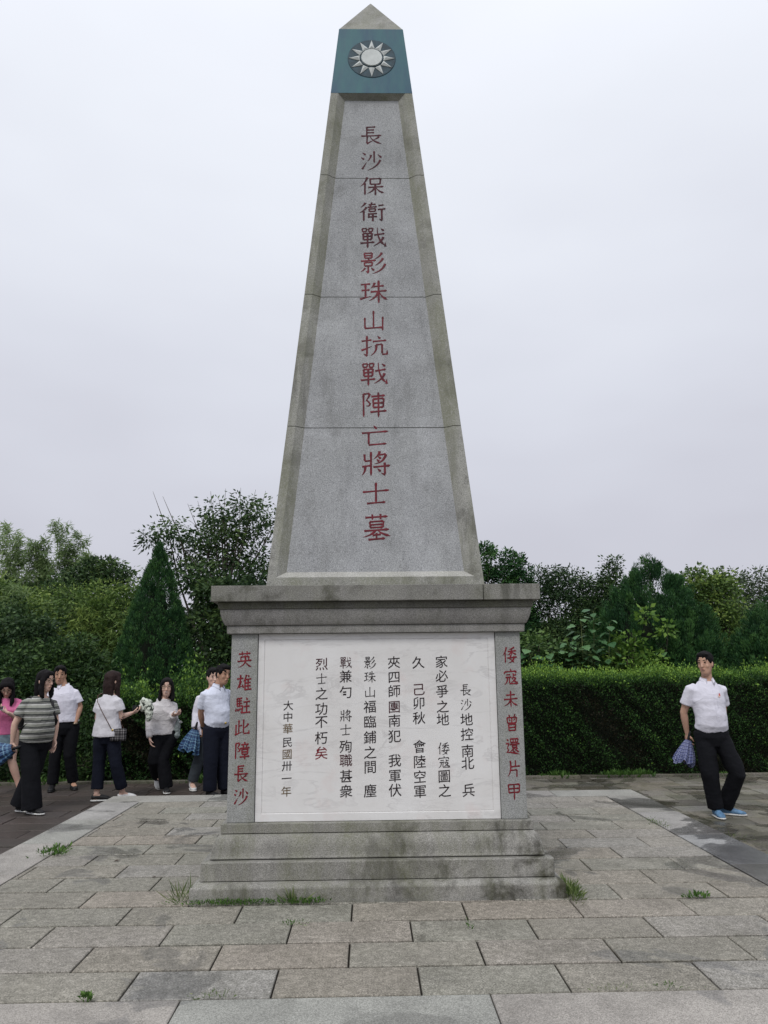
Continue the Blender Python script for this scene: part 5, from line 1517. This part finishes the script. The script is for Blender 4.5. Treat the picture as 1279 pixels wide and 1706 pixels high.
def long_hair(P, length=0.22, mat=None, back=True, front=(True, True), spread=1.0, gather=0.0):
    hc, lf, ls, hu, Rm = P['hc'], P['lf'], P['ls'], P['hu'], P['Rm']
    up = Vector((0, 0, 1))
    b_ = bmesh.new()
    ellip(b_, hc - lf * 0.012 + hu * 0.040, (0.088, 0.102, 0.092), Rm, 22)
    ellip(b_, hc + lf * 0.040 + hu * 0.082, (0.068, 0.058, 0.038), Rm, 14)
    for sg in (-1, 1): ellip(b_, hc + ls * sg * 0.045 + lf * 0.052 + hu * 0.062, (0.030, 0.038, 0.040), Rm, 12)
    loft(b_, [hc - lf * 0.045 + hu * 0.03, hc - lf * 0.06 - hu * 0.06, hc - lf * 0.055 - up * (length * 0.75), hc - lf * 0.045 - up * (length * 1.0)], [(0.085, 0.06), (0.090 * spread, 0.055), (0.092 * spread, 0.040), (0.07 * spread, 0.02)], ls, 16)
    for sg, on in ((-1, front[0]), (1, front[1])):
        if on:
            loft(b_, [hc + ls * sg * 0.05 + lf * 0.05 + hu * 0.085, hc + ls * sg * 0.078 + lf * 0.035 + hu * 0.01, hc + ls * sg * 0.080 + lf * 0.020 - up * 0.08, hc + ls * sg * 0.072 * spread + lf * 0.035 - up * length * 0.8, hc + ls * sg * 0.062 * spread + lf * 0.045 - up * length * 0.98], [(0.022, 0.03), (0.018, 0.036), (0.022, 0.042), (0.028, 0.03), (0.014, 0.012)], ls, 12)
    return remesh(b_, 'hair', mat or C_hair, P['root'], vox=0.007, smooth=2, disp=0.012, dsize=0.04, deci=0.6)

def glasses(P):
    hc, lf, ls, hu = P['hc'], P['lf'], P['ls'], P['hu']
    def fn(b_):
        for sg in (-1, 1):
            c = hc + ls * sg * 0.033 + lf * 0.100 + hu * 0.008
            pts = [c + ls * math.cos(a) * 0.025 + hu * math.sin(a) * 0.020 for a in [2 * PI * k / 14 for k in range(15)]]
            loft(b_, pts, [0.0022] * 15, lf, 5)
            loft(b_, [hc + ls * sg * 0.058 + lf * 0.098 + hu * 0.012, hc + ls * sg * 0.078 + lf * 0.0 + hu * 0.008], [0.002, 0.002], hu, 5)
        loft(b_, [hc - ls * 0.010 + lf * 0.101 + hu * 0.012, hc + ls * 0.010 + lf * 0.101 + hu * 0.012], [0.002, 0.002], hu, 5)
    b_ = bmesh.new(); fn(b_)
    return link('glasses', bm_mesh(b_, 'glasses', True), C_metal, P['root'])

def umbrella(label, top, axis, L, r0, r1, folds=9, mat=None, handle=True, seed=1, squash=1.0, depth=0.32):
    """furled loosely: fabric gathered at the top, fanning out in pleats"""
    root = tag(empty('umbrella', top), label, 'umbrella', 'blue checked umbrellas held by the visitors')
    ax = Vector(axis).normalized()
    a = ax.cross(Vector((0, 1, 0.0)));
    if a.length < 1e-3: a = Vector((1, 0, 0))
    a.normalize(); b = ax.cross(a)
    rg = random.Random(seed)
    n, m = 96, 10
    ph = [rg.uniform(0, 6.28) for _ in range(4)]
    vs, uvs, fs = [], [], []
    for j in range(m + 1):
        t_ = j / m
        r = r0 + (r1 - r0) * math.sin(t_ * 1.75) ** 0.9
        for k in range(n):
            th = 2 * PI * k / n
            pl = 1 + depth * t_ * (math.sin(folds * th + ph[0] + 1.3 * math.sin(2 * th + ph[1]) + 1.2 * t_ * math.sin(th + ph[3])) + 0.45 * math.sin(2 * folds * th + ph[2] + 3 * t_)) * (0.7 + 0.4 * math.sin(3 * th + ph[1]))
            L_ = L * t_ * (1 + 0.05 * math.sin(2 * th + ph[0]) * t_ + 0.08 * t_ * math.sin(folds * th + ph[3]))
            p = ax * L_ + a * (math.cos(th) * r * pl) + b * (math.sin(th) * r * pl * squash)
            vs.append(tuple(p)); uvs.append((k / n, t_))
    for j in range(m):
        for k in range(n):
            l = (k + 1) % n
            fs.append((j * n + k, j * n + l, (j + 1) * n + l, (j + 1) * n + k))
    me = mesh_from('canopy', vs, fs, True)
    uvl = me.uv_layers.new(name='UVMap')
    for pi, p in enumerate(me.polygons):
        for li in p.loop_indices:
            vi = me.loops[li].vertex_index
            u, v = uvs[vi]
            if pi % n == n - 1 and vi % n == 0: u = 1.0
            uvl.data[li].uv = (u, v)
    link('canopy', me, mat or C_plaid, root)
    b_ = bmesh.new()
    loft(b_, [ax * (L * 0.95), ax * -0.07], [0.006, 0.006], a, 8)
    link('shaft', bm_mesh(b_, 'shaft', True), C_metal, root)
    b_ = bmesh.new()
    loft(b_, [ax * 0.01, ax * -0.02, ax * -0.075, ax * -0.10], [0.012, 0.016, 0.015, 0.009], a, 10)
    link('handle', bm_mesh(b_, 'handle', True), C_strap, root)
    return root

# --- the man standing alone on the right
P = person('man in white short sleeved shirt and blue running shoes standing alone on the right', (3.70, 1.97, ZG), 1.72, (0.0, -1), dict(
    pel=(-0.035, 0.02, 0.86), che=(-0.045, 0.02, 1.20), neck=(-0.035, 0.03, 1.425), head=(-0.045, 0.005, 1.60),
    shA=(-0.222, 0.05, 1.375), shB=(0.135, 0.05, 1.365), elA=(-0.285, 0.12, 1.075), wrA=(-0.245, 0.17, 0.845), elB=(0.185, 0.18, 1.08), wrB=(0.03, 0.24, 0.92),
    hiA=(-0.115, 0.03, 0.83), hiB=(0.045, 0.02, 0.83), knA=(-0.115, -0.02, 0.46), knB=(0.165, -0.06, 0.45), anA=(-0.06, 0.03, 0.085), anB=(0.085, 0.13, 0.085),
    toeA=(-0.05, -1, 0), toeB=(0.86, -0.5, 0), hdA=(0.02, 0.05, -1), pnA=(1, 0.3, 0), thA=(0, -1, 0), pnB=(0, 1, 0)),
    look=(-0.72, -0.69, 0.04), head_tilt=0.05, skin=SK1, curl=(1.3, 0.9), belly=0.5, hands=(True, True))
sh_ = shirt(P, C_white, hem=0.18, sleeve=0.66, puff=0.022, fold=0.016)
trousers(P, C_black, waist=0.25, hem=0.055, thigh=0.104, knee=0.092, cuff=0.078, belt=None, fold=0.02)
zz_ = [1.00 + 0.04 * k for k in range(9)]
on_cloth(P, sh_, lambda t: 0.02 + 0.01 * t, zz_, 0.03, C_white, 'placket')
on_cloth(P, sh_, lambda t: 0.085, [1.13, 1.17, 1.21, 1.245], 0.085, C_white, 'pocket')
on_cloth(P, sh_, lambda t: 0.075, [1.245, 1.255, 1.268], 0.018, C_badgey, 'badge', lift=0.008)
on_cloth(P, sh_, lambda t: 0.085, [1.258, 1.272, 1.285], 0.012, C_badge, 'badge', lift=0.009)
short_hair(P)
shoe(P, 'A', C_shoeblue, L=0.25); shoe(P, 'B', C_shoeblue, L=0.265)
umbrella('blue checked folded umbrella hanging from the hand of the man on the right', (3.70 - 0.25, 1.97 + 0.14, ZG + 0.78), (-0.30, -0.05, -1), 0.25, 0.032, 0.100, 7, C_plaid, seed=3, squash=0.7)

# --- woman in the striped shirt
P = person('woman with glasses in grey striped shirt and wide black trousers walking toward the monument', (-3.93, 2.78, ZG), 1.60, (0.80, -0.60), dict(
    pel=(0.005, 0, 0.83), che=(0.01, 0, 1.13), neck=(0.035, 0, 1.31), head=(0.062, -0.012, 1.475),
    shA=(-0.115, -0.10, 1.265), shB=(0.125, 0.11, 1.255), elA=(-0.205, -0.12, 0.99), wrA=(-0.225, -0.10, 0.79), elB=(0.165, 0.13, 0.99), wrB=(0.175, 0.10, 0.79),
    hiA=(-0.06, -0.06, 0.79), hiB=(0.05, 0.06, 0.79), knA=(0.01, -0.09, 0.44), knB=(-0.03, 0.04, 0.44), anA=(0.045, -0.08, 0.085), anB=(-0.14, 0.06, 0.10),
    toeA=(0.9, -0.45, 0), toeB=(0.95, -0.3, 0), hdA=(-0.05, 0, -1), pnA=(0.5, 0.9, 0), thA=(0.8, -0.6, 0), hdB=(0.05, -0.05, -1), pnB=(-0.6, -0.8, 0), thB=(0.8, -0.6, 0)),
    sex='f', look=(0.93, -0.36, -0.05), skin=SK2, build=1.08, curl=(1.4, 0.6), bust=1.0, belly=0.9)
sh_ = shirt(P, C_stripe, hem=-0.10, sleeve=0.62, puff=0.024, flare=0.015, collar=False, fold=0.014, sleeve_r=0.07)
trousers(P, C_black, waist=0.10, hem=0.02, thigh=0.105, knee=0.10, cuff=0.115)
long_hair(P, 0.20, C_hair)
glasses(P)
shoe(P, 'A', C_shoeb, L=0.25); shoe(P, 'B', C_shoeb, L=0.25)
umbrella('blue checked folded umbrella held sideways by the woman in stripes', (-3.93 - 0.19, 2.78 - 0.14, ZG + 0.72), (-0.93, 0.1, -0.33), 0.36, 0.05, 0.135, 7, C_plaid2, seed=5, squash=0.8)
# backpack worn by the striped woman
bp = tag(empty('backpack', (-3.93, 2.78, ZG)), 'black backpack on the back of the woman in stripes', 'backpack')
b_ = bmesh.new()
bf = P['f']; bs = P['s']
loft(b_, [P['d']['che'] - bf * 0.20 - Vector((0, 0, 0.22)), P['d']['che'] - bf * 0.21 - Vector((0, 0, 0.18)), P['d']['che'] - bf * 0.20 + Vector((0, 0, 0.0)), P['d']['che'] - bf * 0.17 + Vector((0, 0, 0.12)), P['d']['che'] - bf * 0.15 + Vector((0, 0, 0.15))], [(0.09, 0.03), (0.13, 0.065), (0.13, 0.07), (0.10, 0.045), (0.05, 0.02)], bs, 16)
remesh(b_, 'bag', C_strap, bp, vox=0.009, smooth=2, disp=0.01, dsize=0.1, deci=0.5)
for nm, sg in (('shA', -1), ('shB', 1)):
    b_ = bmesh.new()
    sp_ = P['d'][nm] - bs * sg * 0.055
    u_ = Vector((0, 0, 1))
    pts = [sp_ - bf * 0.14 - u_ * 0.10, sp_ - bf * 0.10 + u_ * 0.035, sp_ + u_ * 0.078, sp_ + bf * 0.095 + u_ * 0.02, sp_ + bf * 0.135 - u_ * 0.10, sp_ + bs * sg * 0.05 + bf * 0.125 - u_ * 0.20, sp_ + bs * sg * 0.095 + bf * 0.02 - u_ * 0.27, sp_ + bs * sg * 0.05 - bf * 0.14 - u_ * 0.28]
    loft(b_, pts, [(0.018, 0.007)] * len(pts), bs, 8)
    link('strap', bm_mesh(b_, 'strap', True), C_strap, bp)

# --- man behind her
P = person('man in white shirt with one hand in his pocket, behind the woman in stripes', (-4.22, 4.42, ZG), 1.66, (0.25, -0.97), dict(
    pel=(-0.02, 0, 0.86), che=(-0.035, 0, 1.18), neck=(-0.06, 0, 1.385), head=(-0.115, -0.02, 1.525),
    shA=(-0.215, -0.02, 1.34), shB=(0.095, 0.03, 1.325), elA=(-0.25, -0.02, 1.07), wrA=(-0.23, -0.06, 0.83), elB=(0.165, 0.05, 1.09), wrB=(0.145, -0.04, 0.875), hdB=(-0.2, -0.1, -1),
    knA=(-0.10, -0.03, 0.46), knB=(0.08, 0.0, 0.46), anA=(-0.12, 0.0, 0.085), anB=(0.11, 0.12, 0.10), toeB=(0.5, -0.9, 0)),
    look=(0.30, -0.95, 0), skin=SK3, curl=(0.6, 1.0), hands=(True, False), smile=False)
sh_ = shirt(P, C_white, hem=0.10, sleeve=0.72, puff=0.028, flare=0.006, fold=0.016)
on_cloth(P, sh_, lambda t: 0.0 - 0.03 * t, [0.92 + 0.05 * k for k in range(9)], 0.03, C_white, 'placket')
trousers(P, C_black, waist=0.16, hem=0.05)
short_hair(P)
shoe(P, 'A', C_shoeb, C_shoeb, L=0.27); shoe(P, 'B', C_shoeb, C_shoeb, L=0.27)
b_ = bmesh.new(); w0 = P['d']['wrB']; loft(b_, [w0 - Vector((0, 0, 0.012)) , w0 + Vector((0, 0, 0.012))], [0.034, 0.034], P['s'], 14)
link('watch', bm_mesh(b_, 'watch', True), C_metal, P['root'])

# --- woman in pink at the edge of the frame
P = person('woman in pink shirt and short denim skirt looking down at her phone', (-4.86, 4.06, ZG), 1.54, (0.35, -0.93), dict(
    pel=(-0.03, 0, 0.78), che=(-0.04, 0, 1.08), neck=(-0.03, -0.01, 1.255), head=(0.0, -0.07, 1.375),
    shA=(-0.20, -0.02, 1.21), shB=(0.125, 0.04, 1.215), elA=(-0.23, -0.10, 0.96), wrA=(-0.06, -0.27, 1.06), elB=(0.17, -0.04, 0.97), wrB=(0.11, -0.25, 1.06),
    hdA=(0.75, -0.3, 0.35), pnA=(0, -0.3, 1), thA=(0, 0.1, 1), hdB=(-0.6, -0.3, 0.4), pnB=(0, -0.3, 1), thB=(0, 0.1, 1),
    knB=(0.10, 0.02, 0.42), anB=(0.19, 0.10, 0.09), anA=(-0.10, -0.05, 0.085), toeB=(0.5, -0.8, 0)),
    sex='f', look=(0.25, -0.80, -0.55), skin=SK2, curl=(1.0, 1.0), bust=0.6)
shirt(P, C_pink, hem=-0.05, sleeve=0.6, puff=0.026, flare=0.01, collar=False)
b_ = bmesh.new(); pe = P['d']['pel']; u_ = Vector((0, 0, 1))
loft(b_, [pe + u_ * 0.06, pe - u_ * 0.02, pe - u_ * 0.12, pe - u_ * 0.24], [(0.155, 0.115), (0.170, 0.13), (0.178, 0.14), (0.185, 0.15)], P['s'], 24)
remesh(b_, 'skirt', C_denim, P['root'], vox=0.01, smooth=2, disp=0.012, dsize=0.08, deci=0.5)
b_ = bmesh.new()
loft(b_, [pe - u_ * 0.2, pe - u_ * 0.32], [(0.168, 0.13), (0.172, 0.135)], P['s'], 24)
link('skirt_hem', bm_mesh(b_, 'skirt_hem', True), C_gray, P['root'])
long_hair(P, 0.22, C_hair)
glasses(P)
shoe(P, 'A', C_badge, L=0.24, low=True); shoe(P, 'B', C_badge, L=0.24, low=True)
ph_ = tag(empty('phone', (-4.86 + 0.035, 4.06 - 0.35, ZG + 1.12)), 'mobile phone in a pale case held by the woman in pink', 'phone')
ph_.rotation_euler = (0.7, 0, 0.3)
b_ = bmesh.new(); box_bm(b_, -0.06, 0.06, -0.036, 0.036, -0.004, 0.004, 0.003); link('case', bm_mesh(b_, 'case'), C_shoew, ph_)
b_ = bmesh.new(); box_bm(b_, -0.056, 0.056, -0.033, 0.033, 0.0042, 0.006, 0.0); link('screen', bm_mesh(b_, 'screen'), C_eye, ph_)

# --- woman seen from behind
P = person('woman seen from behind with long straight brown hair, white blouse and black trousers', (-3.38, 3.50, ZG), 1.58, (0.45, 0.89), dict(
    pel=(0.035, 0, 0.82), che=(0.035, 0, 1.11), neck=(0.045, 0.01, 1.30), head=(0.055, 0.03, 1.455),
    shA=(-0.10, 0.06, 1.245), shB=(0.165, -0.05, 1.25), elA=(-0.135, 0.10, 0.99), wrA=(0.0, 0.28, 0.98), elB=(0.205, -0.03, 1.01), wrB=(0.285, 0.13, 1.045), hdB=(0.75, 0.6, 0.25), pnB=(-0.2, 0.3, 0.9), thB=(-0.3, 0, 1),
    hiA=(-0.04, 0, 0.78), hiB=(0.11, -0.01, 0.78), knA=(-0.05, 0.02, 0.44), knB=(0.17, -0.02, 0.44), anA=(-0.045, -0.02, 0.085), anB=(0.245, 0.08, 0.09), toeA=(0.95, 0.3, 0), toeB=(0.9, 0.4, 0)),
    sex='f', look=(0.6, 0.8, 0), skin=SK2, curl=(0.8, 1.0))
sh_ = shirt(P, C_white3, hem=-0.16, sleeve=0.62, puff=0.026, flare=0.035, collar=False, fold=0.018, sleeve_r=0.072)
trousers(P, C_navy, waist=0.08, hem=0.11, thigh=0.10, knee=0.08, cuff=0.072)
long_hair(P, 0.235, C_hairb, front=(True, True))
shoe(P, 'A', C_shoeb, L=0.235, low=True); shoe(P, 'B', C_shoew, L=0.235, low=True)
cb = tag(empty('crossbody_bag', (-3.38 + 0.205, 3.50 - 0.10, ZG + 0.80)), 'small dark checked crossbody bag on the hip of the woman seen from behind', 'bag')
b_ = bmesh.new(); box_bm(b_, -0.095, 0.095, -0.035, 0.035, -0.075, 0.075, 0.02)
me = bm_mesh(b_, 'pouch', True)
uvl = me.uv_layers.new(name='UVMap')
for l in me.loops:
    co = me.vertices[l.vertex_index].co; uvl.data[l.index].uv = (co.x * 5 + co.y * 3, co.z * 5)
link('pouch', me, C_plaidb, cb)
b_ = bmesh.new()
rel = lambda v: Vector(v) - Vector((0.205, -0.10, 0.80))
sp_ = [rel((0.13, -0.145, 0.875)), rel((0.07, -0.155, 0.98)), rel((0.0, -0.15, 1.09)), rel((-0.07, -0.115, 1.20)), rel((-0.095, -0.045, 1.275)), rel((-0.085, 0.06, 1.30)), rel((-0.04, 0.14, 1.22)), rel((0.08, 0.16, 1.05)), rel((0.22, 0.05, 0.87))]
loft(b_, sp_, [(0.009, 0.004)] * len(sp_), (0, 1, 0), 6)
link('strap', bm_mesh(b_, 'strap', True), C_brown, cb)
b_ = bmesh.new(); ellip(b_, (-0.06, -0.045, 0.06), (0.014, 0.008, 0.014)); link('clasp', bm_mesh(b_, 'clasp', True), C_gold, cb)
# what she carries: a rumpled white and black printed cloth
mfl, t_, bb_ = mat_new('white_black_print')
oc_ = N(t_, 'ShaderNodeTexCoord').outputs['Object']
t_.links.new(ramp(t_, noise_n(t_, oc_, 16, 3, 0.6, 1.5), [(0.50, (0.60, 0.64, 0.56)), (0.56, (0.03, 0.04, 0.03)), (0.64, (0.03, 0.04, 0.03)), (0.68, (0.60, 0.64, 0.56))]), bb_.inputs['Base Color'])
bb_.inputs['Roughness'].default_value = 0.7
b_ = bmesh.new()
loft(b_, [(-0.045, 0, 0.07), (0.0, 0, 0.10), (0.045, 0, 0.08), (0.075, 0, 0.0), (0.075, 0, -0.10), (0.06, 0, -0.15)], [(0.03, 0.03), (0.055, 0.05), (0.065, 0.055), (0.06, 0.05), (0.045, 0.035), (0.015, 0.015)], (1, 0, 1), 14)
ellip(b_, (0.0, 0, 0.03), (0.06, 0.05, 0.06))
o = remesh(b_, 'sun_hat', mfl, None, vox=0.008, smooth=1, disp=0.035, dsize=0.05, deci=0.6)
o.location = (-3.38 + 0.405, 3.50 + 0.24, ZG + 1.085)
tag(o, 'rumpled white and black patterned cloth carried by the woman seen from behind', 'cloth')
o.name = 'folded_cloth'
b_ = bmesh.new()
loft(b_, [(0, 0, -0.035), (0, 0, 0.035)], [(0.045, 0.03), (0.045, 0.03)], (1, 0, 0), 16)
loft(b_, [(0, 0, 0.0), (0.03, -0.06, 0.0)], [0.028, 0.026], (0, 0, 1), 16)
cm = link('camera_body', bm_mesh(b_, 'camera_body', False), C_strap)
cm.location = (-3.38 + 0.315, 3.50 + 0.20, ZG + 1.10)
tag(cm, 'small black camera in the hands of the woman seen from behind', 'camera')

# --- smiling woman
P = person('smiling woman with glasses and dark hair in a pale long sleeved top beside the hedge', (-2.76, 4.10, ZG), 1.49, (0.35, -0.94), dict(
    pel=(-0.05, 0, 0.76), che=(-0.055, 0, 1.03), neck=(-0.045, 0, 1.215), head=(-0.012, -0.02, 1.355),
    shA=(-0.195, -0.02, 1.155), shB=(0.075, 0.05, 1.16), elA=(-0.225, -0.01, 0.90), wrA=(-0.185, -0.10, 0.70), hdA=(0.3, -0.2, -1), pnA=(1, 0.2, 0), elB=(0.085, 0.03, 0.93), wrB=(0.115, -0.13, 1.0), hdB=(0.85, -0.45, 0.1), pnB=(0, 0.2, 0.9), thB=(0, 0, 1),
    knA=(-0.13, -0.06, 0.42), knB=(-0.02, -0.03, 0.42), anA=(-0.14, 0.22, 0.20), anB=(0.03, 0.0, 0.085), toeA=(0.45, -0.75, 0)),
    sex='f', look=(0.18, -0.98, 0.0), skin=SK2, curl=(0.9, 1.2), smile=True)
shirt(P, C_cream, hem=-0.06, puff=0.028, flare=0.012, long_=True, collar=False, fold=0.02, sleeve_r=0.064)
trousers(P, C_black, waist=0.05, hem=0.03, thigh=0.10, knee=0.088, cuff=0.088)
long_hair(P, 0.19, C_hair, spread=1.15)
glasses(P)
shoe(P, 'A', C_shoew, L=0.235, pitch_=0.9); shoe(P, 'B', C_shoeb, L=0.235)
pb = tag(empty('plastic_bag', (-2.76 + 0.155, 4.10 - 0.02, ZG + 0.88)), 'thin pale bag holding a white flower, carried by the smiling woman', 'bag')
mpb = simple('thin_pale_plastic', (0.22, 0.26, 0.26), 0.25, 0.3, 12, spec=0.6)
b_ = bmesh.new()
loft(b_, [(0, 0, 0.06), (0.0, 0, 0.0), (-0.005, 0, -0.08), (-0.01, 0, -0.16), (-0.01, 0, -0.19)], [0.012, (0.03, 0.02), (0.045, 0.03), (0.048, 0.03), (0.02, 0.01)], (1, 0, 0), 14)
remesh(b_, 'bag', mpb, pb, vox=0.007, smooth=1, disp=0.03, dsize=0.05, deci=0.6)
fl = empty('flower', (0.04, -0.02, 0.0)); fl.parent = pb
me = None
for k in range(22):
    a = k * 2.4; el = 1.35 - 0.055 * k
    if me is None: me = mesh_from('petal', [(0, 0, 0), (0.007, 0.02, 0.002), (0, 0.04, 0.008), (-0.007, 0.02, 0.002)], [(0, 1, 2, 3)])
    o = link('petal', me, C_shoew, fl)
    o.rotation_euler = (el, 0, a)

# --- man beside the monument, partly behind its post
P = person('man in white short sleeved shirt half hidden by the left post of the monument', (-2.01, 3.74, ZG), 1.66, (0.80, -0.60), dict(
    pel=(-0.015, 0, 0.85), che=(-0.03, 0.0, 1.17), neck=(-0.01, 0, 1.375), head=(0.055, -0.03, 1.52),
    shA=(-0.165, -0.10, 1.315), shB=(0.115, 0.13, 1.315), elA=(-0.225, 0.0, 1.03), wrA=(-0.215, 0.14, 0.83), hdA=(0.15, 0.3, -1), pnA=(-0.6, 0.6, 0), elB=(0.05, 0.26, 1.04), wrB=(-0.10, 0.22, 0.88),
    hiA=(-0.07, -0.07, 0.81), hiB=(0.05, 0.06, 0.81), knA=(-0.06, -0.09, 0.46), knB=(0.07, 0.05, 0.46), anA=(-0.06, -0.07, 0.085), anB=(0.10, 0.07, 0.085)),
    look=(0.75, -0.66, -0.06), skin=SK3, curl=(0.9, 0.9), belly=0.7)
sh_ = shirt(P, C_white2, hem=0.14, sleeve=0.70, puff=0.024, fold=0.018)
trousers(P, C_navy, waist=0.22, hem=0.05, thigh=0.105, knee=0.09, cuff=0.085, belt=C_strap)
short_hair(P)
b_ = bmesh.new(); w0 = P['d']['wrA']; dd_ = (P['d']['elA'] - w0).normalized(); loft(b_, [w0 + dd_ * 0.01, w0 + dd_ * 0.04], [0.033, 0.034], P['s'], 14)
link('watch', bm_mesh(b_, 'watch', True), C_strap, P['root'])
b_ = bmesh.new(); w0 = P['d']['pel'] + (P['d']['che'] - P['d']['pel']) * 0.19 + P['f'] * 0.165; ellip(b_, w0, (0.02, 0.012, 0.016)); link('buckle', bm_mesh(b_, 'buckle', True), C_gold, P['root'])
shoe(P, 'A', C_shoeb, C_shoeb, L=0.27); shoe(P, 'B', C_shoeb, C_shoeb, L=0.27)

# --- person mostly hidden behind him
P = person('person in long white top and white sneakers, half hidden behind another man', (-2.20, 4.30, ZG), 1.60, (0.55, -0.83), dict(
    pel=(0.0, 0, 0.83), che=(-0.01, 0, 1.13), neck=(-0.01, 0, 1.33), head=(0.0, -0.02, 1.475), shA=(-0.165, -0.04, 1.245), shB=(0.13, 0.08, 1.245),
    elA=(-0.20, -0.03, 1.0), wrA=(-0.20, -0.12, 0.80), hdA=(0, -0.2, -1), anA=(-0.235, 0.0, 0.10), knA=(-0.13, -0.05, 0.45), toeA=(0.35, -0.9, 0), anB=(0.17, 0.05, 0.085), toeB=(0.8, -0.5, 0)),
    sex='f', look=(0.5, -0.86, 0), skin=SK2, curl=(1.3, 0.6))
shirt(P, C_white, hem=-0.35, puff=0.03, flare=0.03, long_=True, collar=False)
trousers(P, C_gray, waist=0.05, hem=0.07, thigh=0.10, knee=0.08, cuff=0.07)
short_hair(P)
shoe(P, 'A', C_shoew, L=0.25); shoe(P, 'B', C_shoew, L=0.25)
umbrella('dark blue checked folded umbrella hanging behind the man at the monument post', (-2.20 - 0.175, 4.30 - 0.20, ZG + 0.80), (-0.25, 0.0, -1), 0.29, 0.045, 0.115, 6, C_plaid2, seed=8, squash=0.7)
